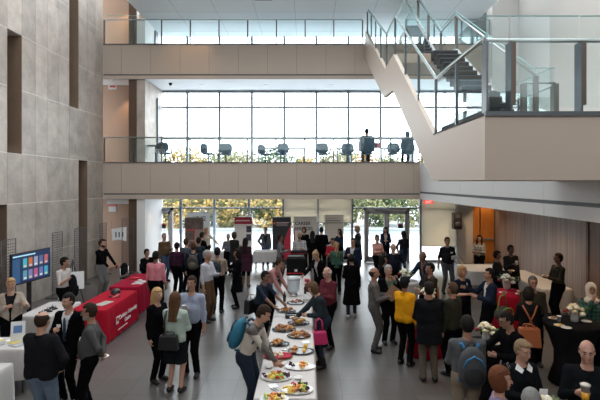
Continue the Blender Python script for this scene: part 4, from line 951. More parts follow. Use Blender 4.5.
def table(x, y, w, d, label, cm, z=.76, drop=.70, group=None, rz=0.):
    r = empty('folding_table', (x, y, 0), rz, label, 'table', group)
    MB().box(-w/2+.01, w/2-.01, -d/2+.01, d/2-.01, z-.035, z-.006).build('tabletop', mat('table_laminate', (.5,.48,.45), .5), r)
    for sx in (-1, 1):
        for sy in (-1, 1): MB().tube([(sx*(w/2-.08), sy*(d/2-.1), z-.04), (sx*(w/2-.08), sy*(d/2-.1), .0)], .016, 6).build('leg', steel_d, r)
    draped(MB(), w/2, d/2, z, drop).build('tablecloth', cm, r)
    return r
def round_table(x, y, rad, z, label, cm, style='stretch', group=None):
    r = empty('high_round_table', (x, y, 0), 0, label, 'table', group)
    MB().lathe([(rad*.97, z-.03), (rad*.97, z-.004)], n=28).build('tabletop', mat('table_laminate', (.5,.48,.45)), r)
    MB().lathe([(.03, .03), (.03, z-.03)], n=10).lathe([(.27, 0), (.27, .02), (.03, .05)], n=18).build('pedestal', steel_d, r)
    prof = [(rad*1.0, z), (rad*1.01, z-.03), (rad*.80, z-.25), (rad*.62, z-.5), (rad*.62, z-.75), (rad*.82, .02)] if style == 'stretch' else [(rad, z), (rad*1.03, z-.05), (rad*1.0, z-.3), (rad*.92, z-.6), (rad*1.08, .02)]
    MB().lathe(prof[::-1], n=32).build('tablecloth', cm, r)
    return r
for i, y in enumerate((6.9, 8.75, 10.6, 12.45, 14.3)):
    table(-.27, y, .78, 1.83, ['white draped buffet table nearest the camera, under the fruit platters', 'white draped buffet table under the croissant trays', 'white draped buffet table under the drink dispenser', 'white draped buffet table beside the salmon-shirted man', 'white draped table at the far end of the buffet under the black boxes'][i], white_cloth, .77, .73, 'buffet tables in a row')
t1 = table(-4.74, 11.15, .76, 1.9, 'near table with a bright red cloth and white lettering', red_cloth, .76, .72, 'red tables at left')
table(-4.86, 13.45, .76, 1.85, 'far table with a crimson cloth beside the man in the pink shirt', red_cloth2, .76, .72, 'red tables at left')
wl = mat('print_white', (.80,.74,.74), .8)
MT = Matrix.Translation((.455, 0, 0))@Matrix.Rotation(PI/2, 4, 'Z')@FRONT
text_mesh('Carleton', .135, 'lettering', wl, t1, Matrix.Translation((.475, -.42, .40))@Matrix.Rotation(PI/2, 4, 'Z')@FRONT, depth=.003, bold=.002)
text_mesh('University', .135, 'lettering', wl, t1, Matrix.Translation((.475, .13, .40))@Matrix.Rotation(PI/2, 4, 'Z')@FRONT, depth=.003, bold=.002)
text_mesh('Centre', .13, 'lettering', wl, t1, Matrix.Translation((.48, -.10, .27))@Matrix.Rotation(PI/2, 4, 'Z')@FRONT, depth=.003, bold=.002)
MB().box(.47, .482, -.58, -.46, .34, .50).build('emblem', wl, t1); MB().box(.482, .488, -.56, -.48, .40, .47).build('emblem_mark', mat('emblem_red', (.35,.01,.02)), t1)
MB().box(.482, .488, -.50, .05, .185, .205).build('print_line', wl, t1)
table(-5.6, 10.35, .7, 1.2, 'white table with black gadgets beside the screen', white_cloth, .76, .5)
table(-5.35, 8.1, 1.35, .62, 'white table with standing leaflets in front of the beige blazer woman', white_cloth, .76, .5)
table(-5.1, 6.85, 1.2, .7, 'white-clothed table corner at the lower left edge', white_cloth, .76, .6)
table(-3.42, 19.2, 1.15, .5, 'white table in front of the first banners at the rear window', white_cloth, .76, .42, 'white tables along the rear windows')
table(-1.68, 19.35, .92, .6, 'white table in front of the woman in the open grey jacket', white_cloth, .76, .42, 'white tables along the rear windows')
table(1.35, 19.55, 1.5, .45, 'white table behind the blonde ponytail at the rear window', white_cloth, .76, .42, 'white tables along the rear windows')
table(5.8, 15.4, 1.3, 1.3, 'wide white table in front of the orange doors', white_cloth, .76, .42)
table(6.55, 13.6, .8, 2.7, 'long white table standing along the wood-panelled wall', white_cloth, .76, .6)
q = onz(510, 292, 1.05); round_table(q.x, q.y, .42, 1.05, 'high round table with red cloth and bouquet behind the strap-backed woman', red_cloth, 'drape')
q = onz(425, 303, 1.05); round_table(q.x, q.y, .36, 1.05, 'high round red table hidden among the group around the yellow jacket', red_cloth, 'drape')
q = onz(572, 322, 1.07); TB = q.copy(); round_table(q.x, q.y, .47, 1.07, 'high round table in tight black cloth beside the woman in the head scarf', black_cloth)
q = onz(405, 281, 1.05); TW = q.copy(); round_table(q.x, q.y, .33, 1.05, 'small high white table with flowers beside the leaning bald man', white_cloth, 'drape')
q = onz(486, 341, 1.05); TK = q.copy(); round_table(q.x, q.y, .26, 1.05, 'high black table with flowers right of the man with the backpack', black_cloth)
q = onz(548, 424, 1.05); TK2 = q.copy(); round_table(q.x, q.y, .26, 1.05, 'high black table with red flowers at the bottom edge', black_cloth)

# ---- bouquets
gl = mat('leaf_green', (.03,.10,.025), .6); fw = mat('petal_white', (.75,.70,.58), .7); frd = mat('petal_red', (.20,.006,.02), .6); fye = mat('petal_cream', (.70,.60,.40), .7)
def bouquet(p, lab, sc=1., seed=1):
    random.seed(seed); r = empty('flower_bouquet', p, 0, lab, 'flowers', 'table bouquets')
    MB().lathe([(.045*sc, 0), (.05*sc, .05*sc), (.045*sc, .12*sc), (.05*sc, .13*sc)], n=12).build('vase', mat('vase_white', (.55,.53,.52), .25), r)
    g = MB()
    for i in range(26):
        a = random.uniform(0, 2*PI); R_ = random.uniform(.05, .17)*sc; q = Vector((math.cos(a)*R_, math.sin(a)*R_, random.uniform(.10, .20)*sc)); t = Vector((-math.sin(a), math.cos(a), 0))*.025*sc; o = Vector((math.cos(a)*.05, math.sin(a)*.05, .01))*sc
        g.add([q-o, q+t, q+o, q-t], [(0,1,2,3)])
    g.build('leaves', gl, r)
    for i in range(11):
        a = i*2.4; R_ = .028*math.sqrt(i)*sc*1.25; m = MB(); z = (.215-.009*i)*sc; c = Vector((math.cos(a)*R_, math.sin(a)*R_, z))
        m.ball(c, .034*sc, .034*sc, .026*sc, 8, 5, jit=.12)
        for j in range(5): m.ball(c+Vector((math.cos(j*1.256)*.024, math.sin(j*1.256)*.024, -.004))*sc, .018*sc, .018*sc, .016*sc, 6, 4)
        m.build('blossom', (fw, fye, fw, frd, fw, fye)[i % 6], r)
q = onz(509, 290, 1.05); bouquet((q.x, q.y+.1, 1.052), 'white bouquet on the round red table', 1.5, 3)
bouquet((TB.x+.06, TB.y+.02, 1.072), 'white and red roses in a vase on the black table by the head scarf', 1.35, 4)
bouquet((TW.x, TW.y, 1.052), 'pale bouquet on the small white table by the leaning man', 1.3, 5)
q = onz(425, 303, 1.05); bouquet((q.x+.05, q.y, 1.052), 'red and white bouquet among the yellow jacket group', 1.4, 6)
bouquet((TK.x, TK.y, 1.052), 'bouquet right of the black and blue backpack', 1.25, 7)
bouquet((TK2.x, TK2.y, 1.052), 'dark red flowers at the bottom edge near the amber drink', 1.2, 8)

# ---- plates, cups
pl_m = mat('white_plate', (.70,.69,.67), .35)
def plate(p, lab, r=.11, group='small white plates', food=None, rot=None):
    t = empty('plate', p, 0, lab, 'plate', group)
    if rot is not None: t.rotation_euler = rot
    MB().lathe([(r*.55, 0), (r, .014), (r, .018), (r*.55, .006)], n=20).build('dish', pl_m, t)
    if food: MB().ball((.02, .01, .022), .035, .028, .018, 7, 4, jit=.15).ball((-.03, -.02, .02), .028, .024, .016, 7, 4, jit=.15).build('food', food, t)
    return t
bake = mat('baked_gold', (.42,.19,.06), .6, var=.35, vscale=20); bake2 = mat('baked_brown', (.26,.10,.035), .6, var=.35, vscale=20); yel = mat('muffin_yellow', (.70,.42,.07), .6, var=.2, vscale=20)
def cup(p, lab, m=None, h=.10, r=.038, group=None, liquid=None, rot=None):
    t = empty('cup', p, 0, lab, 'cup', group)
    if rot is not None: t.rotation_euler = rot
    MB().lathe([(r*.75, 0), (r, h), (r*1.06, h), (r*1.06, h-.006)], n=14).build('cup_wall', m or pl_m, t)
    if liquid: MB().lathe([(r*.77, .002), (r*.95, h*.55)], n=14).build('drink', liquid, t)
    else: MB().lathe([(r*.9, h*.86), (r*.9, h*.88)], n=12).build('drink', mat('coffee', (.03,.015,.008), .2), t)
    return t
z = 1.072
for k, (px, py, lab, fd) in enumerate(((556, 327, 'plate with yellow crumbs at the left of the black table', yel), (590, 322, 'empty plate at the right of the black table', None), (565, 330, 'tilted plate at the front of the black table', None), (548.5, 318, 'plate at the left rim of the black table', bake))):
    q = onz(px, py, 1.072); q = Vector((TB.x+(q.x-TB.x)*.8, TB.y+(q.y-TB.y)*.8, z)); plate(q, lab, .085, food=fd)
q = onz(556.5, 320, z); cup((TB.x-.22, TB.y+.02, z), 'white paper cup on the black table')
for k, (dx, dy, lab) in enumerate(((-.2, -.12, 'plate at the left front of the round red table'), (.1, -.25, 'plate at the front of the round red table'), (.26, .02, 'plate at the right of the round red table'))):
    q = onz(510, 292, 1.05); plate((q.x+dx, q.y+dy, 1.052), lab, .09, food=bake)
TR = onz(425, 303, 1.05)
for dx, dy, lab in ((-.14, -.16, 'plate among the yellow jacket group'), (.2, -.1, 'plate beside the red and white bouquet')): plate((TR.x+dx, TR.y+dy, 1.052), lab, .08, food=bake)
plate((TK.x+.08, TK.y-.15, 1.052), 'plate at the table right of the backpack', .08, food=bake)

# ---- buffet
TZ = .772
tray_d = mat('dark_tray', (.012,.014,.02), .25); tray_w = mat('white_platter', (.70,.70,.69), .3); tray_r = mat('red_napkin', (.36,.01,.03), .8); wood_t = mat('wood_board', (.30,.13,.05), .5)
def pastry_mesh(kind):
    m = MB()
    if kind == 'croissant': m.tube([(-.05,.018,.012), (-.03,.0,.02), (0,-.008,.026), (.03,0,.02), (.05,.018,.012)], [.006,.018,.024,.018,.006], 7)
    elif kind == 'muffin': m.lathe([(.022,0), (.028,.028), (.036,.036), (.030,.052), (.012,.060)], n=9)
    elif kind == 'slice': m.prism([(-.05,-.008,0), (.05,-.008,0), (.03,-.008,.026), (-.03,-.008,.026)], (0,.016,0))
    elif kind == 'grape':
        for i in range(9): m.ball((random.uniform(-.025,.025), random.uniform(-.02,.02), .012+random.uniform(0,.02)), .012, n=6, m=4)
    elif kind == 'cube': m.box(-.013,.013,-.013,.013,0,.024)
    return m
melon_o = mat('melon_orange', (.75,.26,.05), .4); melon_g = mat('melon_green', (.38,.55,.08), .4); pine = mat('pineapple', (.80,.58,.10), .45); grape_m = mat('grape_purple', (.06,.01,.025), .25); straw = mat('strawberry', (.55,.02,.02), .35); cheese = mat('cheese_white', (.72,.66,.50), .5)
PROTO = {}
def piece(kind, m, p, rz, lab, cat, group, sc=1.):
    key = (kind, m.name)
    if key not in PROTO:
        o = pastry_mesh(kind).build({'slice': 'fruit_slice', 'grape': 'grape_cluster', 'cube': 'cheese_cube'}.get(kind, kind), m); PROTO[key] = o; first = True
    else: o = PROTO[key].copy(); COL.objects.link(o)
    for a in ('label','category','group'): 
        if a in o: del o[a]
    o.location = p; o.rotation_euler = (0, 0, rz); o.scale = (sc,)*3; tag(o, lab, cat, group)
def tray(px, py, rpx, lab, style, items, seed, ry=.78):
    random.seed(seed); q = onz(px, py, TZ); r = rpx/(F/q.y)
    q.x = max(-.66+r*.8+.02, min(.12-r*.8-.02, q.x))
    t = empty('serving_platter', (q.x, q.y, TZ), 0, lab, 'platter')
    m = {'dark': tray_d, 'white': tray_w, 'board': wood_t}[style]
    MB().lathe([(r*.8, 0), (r, .016), (r, .022), (r*.82, .008)], n=28, sy=ry).build('dish', m, t)
    if style == 'board': MB().lathe([(r*.6, .012), (r*.98, .034), (r*.9, .045), (r*.6, .02)], n=17, sy=ry, smooth=False).build('napkin', tray_r, t)
    if style == 'dark' and seed % 2: MB().lathe([(r*.55, .012), (r*.8, .018)], n=11, sy=ry, smooth=False).build('paper_liner', mat('liner', (.45,.46,.5), .6), t)
    n = 0
    for (kind, mm, cnt, nm, x0, x1) in items:
        for i in range(cnt):
            a = random.uniform(0, 2*PI); R_ = r*.72*math.sqrt(random.random()); x = math.cos(a)*R_; x = x0*r+(x/r*.5+.5)*(x1-x0)*r if True else x; yv = math.sin(a)*R_*ry
            lim = math.sqrt(max(.05, 1-(x/r/.85)**2))*r*.75*ry; yv = max(-lim, min(lim, yv))
            piece(kind, mm, (q.x+x, q.y+yv, TZ+.014+.016*(n % 3)), random.uniform(0, 6.28), nm, {'croissant': 'pastry', 'muffin': 'muffin', 'slice': 'fruit', 'grape': 'fruit', 'cube': 'cheese'}[kind], nm.split(' on ')[0]+' on '+nm.split(' on ')[1], 1.0); n += 1
tray(295.5, 303.5, 9, 'dark platter nearest the drink dispenser', 'dark', [('croissant', bake2, 6, 'brown pastry on the platter nearest the drink dispenser', -.7, .7)], 11)
tray(286.5, 311.7, 9.5, 'dark platter of golden rolls, left row, farthest from the camera', 'dark', [('croissant', bake, 13, 'golden roll on the farthest dark platter of the left row', -.7, .7)], 12)
bx = empty('serving_box', (*onz(292, 317.5, TZ).xy, TZ), .1, 'black rectangular serving box between the pastry platters', 'box')
MB().box(-.14, .14, -.09, .09, 0, .03).box(-.14, -.125, -.09, .09, .03, .075).box(.125, .14, -.09, .09, .03, .075).box(-.14, .14, -.09, -.075, .03, .075).box(-.14, .14, .075, .09, .03, .075).build('box_shell', tray_d, bx); MB().box(-.12, .12, -.07, .07, .03, .045).build('paper_liner', mat('liner', (.45,.46,.5)), bx)
tray(298.5, 323.5, 11, 'dark platter heaped with golden muffins on the right row', 'dark', [('muffin', yel, 4, 'yellow muffin on the platter beside the black box', -.3, .5), ('croissant', bake, 13, 'golden pastry on the platter beside the black box', -.8, .8)], 14)
tray(284, 330, 12, 'large dark platter of brown croissants on the left row', 'dark', [('croissant', bake2, 15, 'dark brown croissant on the large left platter', -.8, .1), ('croissant', bake, 12, 'golden croissant on the large left platter', 0, .8)], 16)
tray(299, 336.5, 12, 'dark platter of croissants on the right row', 'dark', [('croissant', bake, 13, 'golden croissant on the right platter', -.8, .2), ('croissant', bake2, 10, 'brown croissant on the right platter', .1, .8)], 17)
tray(279, 344.5, 10.5, 'dark platter of small croissants above the red-lined board', 'dark', [('croissant', bake, 17, 'small croissant on the platter above the red-lined board', -.8, .5)], 18)
tray(301, 352, 13.5, 'dark oval platter with two muffins and a paper liner', 'dark', [('croissant', bake, 6, 'small pastry on the oval platter with the paper liner', -.8, -.1), ('muffin', yel, 3, 'yellow muffin on the oval platter with the paper liner', 0, .5)], 19)
tray(278, 357.5, 15, 'wooden board with red napkin and white cheese', 'board', [('cube', cheese, 22, 'white cheese cube on the red-lined board', -.5, .5), ('grape', grape_m, 3, 'grape cluster on the red-lined board', -.8, -.6)], 20, .6)
tray(300.5, 367.5, 15.5, 'white oval plate with melon and grapes, half empty', 'white', [('slice', melon_o, 6, 'orange melon slice on the half-empty oval plate', -.2, .4), ('grape', grape_m, 3, 'grape cluster on the half-empty oval plate', -.8, -.4), ('cube', pine, 7, 'pineapple cube on the half-empty oval plate', -.3, .6)], 21, .62)
tray(276.5, 378, 15.5, 'fruit platter with green melon in front of the reaching man', 'white', [('slice', melon_g, 10, 'green melon slice on the platter before the reaching man', -.2, .4), ('slice', pine, 8, 'pineapple slice on the platter before the reaching man', -.6, .0), ('slice', melon_o, 7, 'orange melon slice on the platter before the reaching man', -.5, .5), ('grape', grape_m, 6, 'grape cluster on the platter before the reaching man', .4, .85), ('grape', straw, 3, 'strawberries on the platter before the reaching man', -.2, .4), ('grape', grape_m, 2, 'grape cluster on the platter before the reaching man', -.85, -.6)], 22, .72)
tray(297, 390.5, 16.5, 'big fruit platter at the right front of the buffet', 'white', [('slice', melon_o, 9, 'orange melon slice on the big right front platter', -.2, .5), ('slice', melon_g, 9, 'green melon slice on the big right front platter', .0, .7), ('slice', pine, 9, 'pineapple slice on the big right front platter', -.8, -.1), ('grape', grape_m, 8, 'grape cluster on the big right front platter', -.2, .85), ('grape', straw, 3, 'strawberries on the big right front platter', -.5, .0)], 23, .72)
tray(274, 400, 15, 'fruit platter cut by the bottom edge at the left front of the buffet', 'white', [('slice', melon_o, 9, 'orange melon slice on the bottom edge platter', -.6, .2), ('grape', grape_m, 4, 'grape cluster on the bottom edge platter', .0, .6), ('slice', pine, 7, 'pineapple slice on the bottom edge platter', -.2, .8), ('slice', melon_g, 4, 'green melon slice on the bottom edge platter', -.8, .0)], 24, .72)
for px, py, lab in ((298, 379, 'small white bowl between the fruit platters'), (269, 368, 'small white dip bowl beside the red-lined board')):
    r = empty('bowl', (*onz(px, py, TZ).xy, TZ), 0, lab, 'bowl'); MB().lathe([(.03, 0), (.055, .03), (.058, .03), (.032, .006)], n=14).build('dish', pl_m, r)
for px, py, a, lab in ((277, 392, 2.2, 'steel tongs lying between the two front fruit platters'), (288, 350, .4, 'steel tongs beside the small croissants')):
    r = empty('tongs', (*onz(px, py, TZ).xy, TZ+.003), a, lab, 'tongs')
    for sd in (-1, 1): MB().tube([(-.12, 0, .004), (0, sd*.018, .012), (.12, sd*.022, .006)], .006, 5).build('arm', chrome, r)
for k, (px, py) in enumerate(((306, 342), (305.5, 343), (273, 386))):
    r = MB().box(-.06, .06, -.06, .06, 0, .006).build('napkin_stack', paper, None, 0, (*onz(px, py, TZ).xy, TZ+.0005+.007*(k == 1))); r.rotation_euler = (0,0,.2*k); tag(r, ['lower white napkins at the right edge of the buffet', 'upper white napkins at the right edge of the buffet', 'white napkins between the left fruit platters'][k], 'napkin')
# drinks end
dq = onz(293.5, 296, TZ); dr = empty('drink_dispenser', (dq.x, dq.y, TZ), 0, 'large glass drink dispenser topped with lemon slices on the buffet', 'dispenser')
gj = mat('jar_glass', (.62,.70,.76), .1, spec=.6)
MB().lathe([(.10, 0), (.10, .05), (.05, .08), (.05, .10)], n=18).build('base', chrome, dr); MB().lathe([(.11, .10), (.145, .16), (.15, .38), (.155, .40)], n=22).build('jar', gj, dr); MB().lathe([(.17, .40), (.175, .42), (.15, .47), (.03, .485)], n=22).build('lid', mat('lid_grey', (.40,.42,.42), .3), dr)
for i in range(5): MB().ball((math.cos(-.4-i*.6)*.13, -abs(math.sin(-.4-i*.6)*.13), .44), .026, .02, .026, 8, 5).build('lemon', mat('lemon', (.75,.50,.12), .4), dr)
MB().tube([(0, -.10, .13), (0, -.16, .13), (0, -.165, .10)], .012, 6).build('tap', chrome, dr)
random.seed(5)
for i in range(14):
    gx_, gy_ = (-.02+(i % 4)*.035*2, 10.6+(i//4)*.12); cup((gx_-.02, gy_+.25, TZ), 'clean white cup beside the drink dispenser', None, .085, .030, 'clean cups beside the drink dispenser')
for i, (x, y, c) in enumerate(((-.02, 11.7, (.04,.015,.01)), (.04, 11.9, (.05,.02,.012)), (-.5, 10.9, (.03,.02,.015)), (.03, 12.15, (.45,.02,.02)))):
    r = empty('bottle', (x, y, TZ), 0, ['dark bottle right of the dispenser', 'second dark bottle behind the dispenser', 'dark bottle left of the dispenser', 'red bottle at the back of the drinks end'][i], 'bottle'); MB().lathe([(.035, 0), (.037, .14), (.014, .19), (.013, .23)], n=12).build('bottle_body', mat('bottle_%d' % i, c, .15), r); MB().lathe([(.015, .225), (.015, .245)], n=8).build('cap', black_m, r)
cb = empty('insulated_carrier', (-.30, 14.2, TZ), 0, 'large black insulated drinks carrier with a red stripe at the far end of the buffet', 'drinks carrier')
MB().box(-.28, .28, -.22, .22, 0, .50).build('carrier_body', mat('carrier_black', (.006,.006,.007), .8, spec=.1), cb, .02); MB().box(-.285, .285, -.225, .225, .06, .085).build('stripe', mat('stripe_red', (.42,.015,.02), .5), cb); MB().box(-.04, .04, -.228, -.22, .12, .19).build('emblem', mat('print_grey', (.5,.45,.45)), cb)
MB().box(-.24, .24, -.2, .2, .50, .56).build('lid', black_m, cb)
cb2 = empty('insulated_carrier', (-.24, 14.85, TZ), 0, 'smaller black carrier behind the large one with a thin red line', 'drinks carrier')
MB().box(-.24, .24, -.15, .15, 0, .62).build('carrier_body', mat('carrier_black', (.012,.012,.014)), cb2, .02); MB().box(-.245, .245, -.155, .155, .55, .565).build('stripe', mat('stripe_red', (.42,.015,.02)), cb2)
r = empty('paper_bag', (.03, 13.2, TZ), 0, 'red and white folded cloth beside the black carriers', 'cloth'); MB().box(-.07, .07, -.1, .1, 0, .05).build('folded_cloth', mat('red_napkin2', (.45,.02,.03)), r)

# ---- screen on its stand, grid racks
sv = empty('screen', (-6.27, 10.75, 0), PI/2+.13-.35, 'large flat screen showing rows of coloured tiles on a black stand', 'screen')
sv.rotation_euler = (0, 0, PI/2-.17)
MB().box(-.60, .60, -.0, .05, 1.27, 1.97).build('casing', black_m, sv, .006)
MB().box(-.58, .58, -.004, 0, 1.30, 1.95).build('display', mat('screen_blue', (.01,.02,.05), .3, emit=(.006,.018,.05), estr=1.2), sv)
MB().box(-.57, -.36, -.007, -.004, 1.31, 1.84).build('side_menu', mat('screen_menu', (.02,.05,.1), .3, emit=(.02,.06,.13), estr=1.0), sv)
MB().box(-.56, .10, -.007, -.004, 1.885, 1.915).build('title_line', mat('screen_title', (.3,.5,.6), .3, emit=(.35,.55,.65), estr=.8), sv)
tc_ = [(.1,.6,.75), (.8,.25,.08), (.45,.5,.7), (.15,.2,.45), (.7,.2,.2), (.15,.45,.6), (.3,.3,.6), (.65,.15,.3), (.2,.25,.55), (.1,.5,.75)]
for i in range(10):
    x = -.27+(i % 5)*.165; zz = 1.62-(i//5)*.27; tl_ = MB().box(x, x+.115, -.008, -.004, zz, zz+.21).build('tile', mat('tile_%d' % i, tuple(c*.3 for c in tc_[i]), .3, emit=tc_[i], estr=.45), sv)
    MB().box(x+.02, x+.095, -.010, -.008, zz+.02, zz+.06).build('tile_band', mat('tile_b%d' % (i % 3), (.2,.2,.2), .3, emit=((.8,.7,.3), (.3,.6,.9), (.9,.9,.9))[i % 3], estr=.6), tl_)
MB().box(-.05, .05, .05, .10, .05, 1.7).box(-.3, .3, -.06, .22, 0, .05).build('stand', black_m, sv)
wire = mat('wire_grey', (.10,.10,.105), .5, .3)
def rack(x, y, w, h, rz, lab, dark=False):
    r = empty('grid_rack', (x, y, 0), rz, lab, 'display rack', 'wire grid racks at the left wall')
    f = MB().tube([(-w/2,0,0), (-w/2,0,h)], .012, 6).tube([(w/2,0,0), (w/2,0,h)], .012, 6).tube([(-w/2,0,h), (w/2,0,h)], .012, 6).tube([(-w/2,0,.12), (w/2,0,.12)], .012, 6); f.build('frame', wire, r)
    g = MB(); n = int((h-.12)/.075)
    for i in range(n): g.tube([(-w/2,0,.12+i*.075), (w/2,0,.12+i*.075)], .009, 4)
    for i in range(1, int(w/.075)): g.tube([(-w/2+i*.075,0,.12), (-w/2+i*.075,0,h)], .004, 4)
    g.build('wire_grid', wire, r)
    MB().box(-.02-w/2, .02-w/2, -.2, .2, 0, .03).box(-.02+w/2, .02+w/2, -.2, .2, 0, .03).build('foot', wire, r)
rack(-7.75, 12.25, .60, 2.05, PI/2, 'wire grid rack at the left edge beside the screen')
rack(-7.72, 14.6, .60, 2.0, PI/2, 'wire grid rack on the wall behind the man in the white t-shirt')
rack(-7.7, 16.0, .75, 2.0, PI/2, 'wire grid rack right of the man in the white t-shirt')
rack(-7.75, 17.95, .60, 2.0, PI/2, 'wire grid rack behind the man in the black hoodie')
rack(-6.9, 18.2, .42, 2.15, .5, 'wire grid rack standing in front of the dark wood column')
hs_ = empty('hanging_sheet', (-7.2, 18.1, 1.35), .1, 'white printed sheet hanging between the two far grid racks', 'poster'); 
m = MB(); m.add([(-.28, 0, .42), (.28, 0, .50), (.27, 0, -.05), (.0, 0, .0), (-.26, 0, -.02), (-.28, .004, .42), (.28, .004, .50), (.27, .004, -.05), (.0, .004, .0), (-.26, .004, -.02)], [(0,4,3,2,1), (5,6,7,8,9), (0,1,6,5), (1,2,7,6), (2,3,8,7), (3,4,9,8), (4,0,5,9)]); m.build('sheet', paper, hs_); MB().box(-.14, -.09, -.004, 0, .1, .3).box(-.02, .03, -.004, 0, .1, .3).box(.10, .16, -.004, 0, .12, .3).build('print', mat('print_dark', (.12,.12,.14)), hs_)
MB().tube([(-.28, .01, .42), (-.28, .01, .72)], .003, 4).build('string', wire, hs_); MB().tube([(.28, .01, .5), (.28, .01, .75)], .003, 4).build('string', wire, hs_)
ws_ = empty('wall_notice', at(112.5, 208.5, 19.86), 0, 'small white notice with a red strip on the brown wall at left', 'notice'); MB().box(-.16, .16, -.012, .0, -.13, .13).build('panel', mat('notice_grey', (.45,.46,.46)), ws_); MB().box(-.16, .16, -.016, -.012, .09, .13).build('red_strip', mat('notice_red2', (.6,.05,.06)), ws_)
# ---- loudspeakers
def speaker(px, Y, z0, z1, lab, tri=True):
    x = (px-CX)*Y/F; st = empty('speaker_stand', (x, Y, 0), 0, 'black tripod stand under '+lab[1], 'speaker stand'); MB().tube([(0,0,.0), (0,0,z0)], .018, 8).build('pole', steel_d, st)
    for k in range(3):
        a = k*2.094+.5; MB().tube([(0,0,.55), (math.cos(a)*.5, math.sin(a)*.5, .012)], .012, 6).build('leg', steel_d, st)
    sp = empty('loudspeaker', (x, Y, z0), 0, lab[0], 'loudspeaker'); MB().box(-.18, .18, -.16, .16, 0, z1-z0).build('cabinet', black_m, sp, .02)
    MB().lathe([(.13, 0), (.13, .012), (.05, .004)], n=20).xf(Matrix.Translation((0, -.16, .2))@Matrix.Rotation(PI/2, 4, 'X')).build('cone', mat('cone_grey', (.03,.03,.03)), sp); MB().box(-.09, .09, -.172, -.16, (z1-z0)*.68, (z1-z0)*.9).build('horn', mat('cone_grey', (.03,.03,.03)), sp)
speaker(456.8, 20.3, 1.55, 2.27, ('black loudspeaker on a tripod in front of the cream blind', 'the right loudspeaker'))
speaker(144.8, 20.3, 1.55, 2.15, ('black loudspeaker on a tripod beside the left glass door', 'the left loudspeaker'))
# ---- banners
def banner(px0, px1, ytop, Y, m, lab):
    x0, x1 = (px0-CX)*Y/F, (px1-CX)*Y/F; zt = H-(ytop-CY)*Y/F; w = x1-x0
    r = empty('rollup_banner', ((x0+x1)/2, Y, 0), 0, lab, 'banner', 'roll-up banners before the rear windows')
    MB().box(-w/2, w/2, -.004, .004, .08, zt).build('banner_sheet', m, r); MB().box(-w/2-.02, w/2+.02, -.07, .07, 0, .08).build('base', steel, r); MB().box(-w/2, w/2, -.012, .012, zt-.01, zt+.02).build('top_rail', steel, r)
    return r, w, zt
ph = mat('photo_brown', (.13,.09,.075), .6, var=.9, vscale=5)
r, w_, zt = banner(187.5, 210, 212.5, 20.1, mat('banner_white', (.78,.82,.86), .6), 'white banner reading 1942 behind the photo banner')
text_mesh('1942', .30, 'lettering', mat('print_grey2', (.10,.11,.13)), r, Matrix.Translation((.02, -.007, zt-.36))@FRONT, depth=.002, align='CENTER'); MB().box(.22, .43, -.008, -.004, zt-.78, zt-.70).build('red_stripe', mat('notice_red2', (.6,.05,.06)), r)
r, w_, zt = banner(185, 203.5, 217.5, 19.75, mat('banner_tan', (.34,.25,.20), .6), 'banner of dark brown photographs at the left')
for a, b, c, d in ((-.38, .36, -.50, -.03), (-.38, .0, -.95, -.55), (-.38, -.02, -1.45, -1.0)): MB().box(a, b, -.009, -.004, zt+c, zt+d).build('photo', ph, r)
MB().box(.0, .03, -.010, -.004, zt-1.5, zt-.45).box(-.38, .0, -.011, -.004, zt-.55, zt-.50).build('red_line', mat('notice_red2', (.6,.05,.06)), r)
r, w_, zt = banner(234.5, 252, 217, 19.9, mat('banner_cream', (.66,.61,.57), .6), 'cream banner with a dark red top band')
MB().box(-w_/2, w_/2, -.009, -.004, zt-.30, zt).build('header', mat('header_red', (.33,.012,.025), .6), r); MB().box(-w_/2+.06, w_/2-.08, -.012, -.009, zt-.18, zt-.13).build('print_line', mat('print_pale', (.6,.4,.4)), r)
for a in (-.65, -1.0): MB().box(.13, .34, -.009, -.004, zt+a, zt+a+.27).build('photo', mat('photo_dark', (.05,.05,.07), .6, var=.8, vscale=8), r)
r, w_, zt = banner(272.5, 291, 217, 19.9, mat('banner_black', (.022,.024,.03), .5), 'black banner with a red curved wedge')
MB().prism([(w_/2, -.009, .3), (w_/2, -.009, zt-.35), (w_/2-.12, -.009, zt-.55), (w_/2-.28, -.009, zt-.95), (w_/2-.36, -.009, .3)], (0, .004, 0)).build('red_wedge', mat('wedge_red', (.50,.02,.05), .5), r)
MB().box(-w_/2+.05, -w_/2+.12, -.009, -.004, zt-.30, zt-.22).build('emblem', mat('emblem_orange', (.75,.15,.08)), r); MB().box(-w_/2+.16, w_/2-.08, -.009, -.004, zt-.25, zt-.22).box(-w_/2+.16, w_/2-.15, -.009, -.004, zt-.31, zt-.285).box(-w_/2+.16, w_/2-.12, -.009, -.004, zt-.37, zt-.355).build('print_lines', mat('print_pale', (.6,.4,.4)), r)
r, w_, zt = banner(293.5, 317, 217, 19.9, mat('banner_taupe', (.62,.56,.50), .6), 'taupe banner reading CAREER SERVICES')
[text_mesh(t_, .185, 'lettering', mat('print_dark2', (.05,.05,.055)), r, Matrix.Translation((-w_/2+.06, -.007, zt-.33-.22*k_))@FRONT, depth=.002, bold=.004) for k_, t_ in enumerate(('CAREER', 'SERVICES'))]; MB().box(-w_/2, -w_/2+.05, -.010, -.004, .3, zt-.45).build('red_edge', mat('header_red', (.33,.012,.025)), r)
r, w_, zt = banner(324.5, 343.5, 215.5, 19.9, mat('banner_tan2', (.62,.55,.47), .6), 'plain tan banner with faint small print')
MB().box(-w_/2+.05, w_/2-.25, -.008, -.004, zt-.14, zt-.125).box(-w_/2+.05, w_/2-.12, -.008, -.004, zt-.24, zt-.20).box(-w_/2+.05, w_/2-.06, -.008, -.004, zt-.33, zt-.29).build('print_lines', mat('print_brown', (.22,.18,.15)), r)
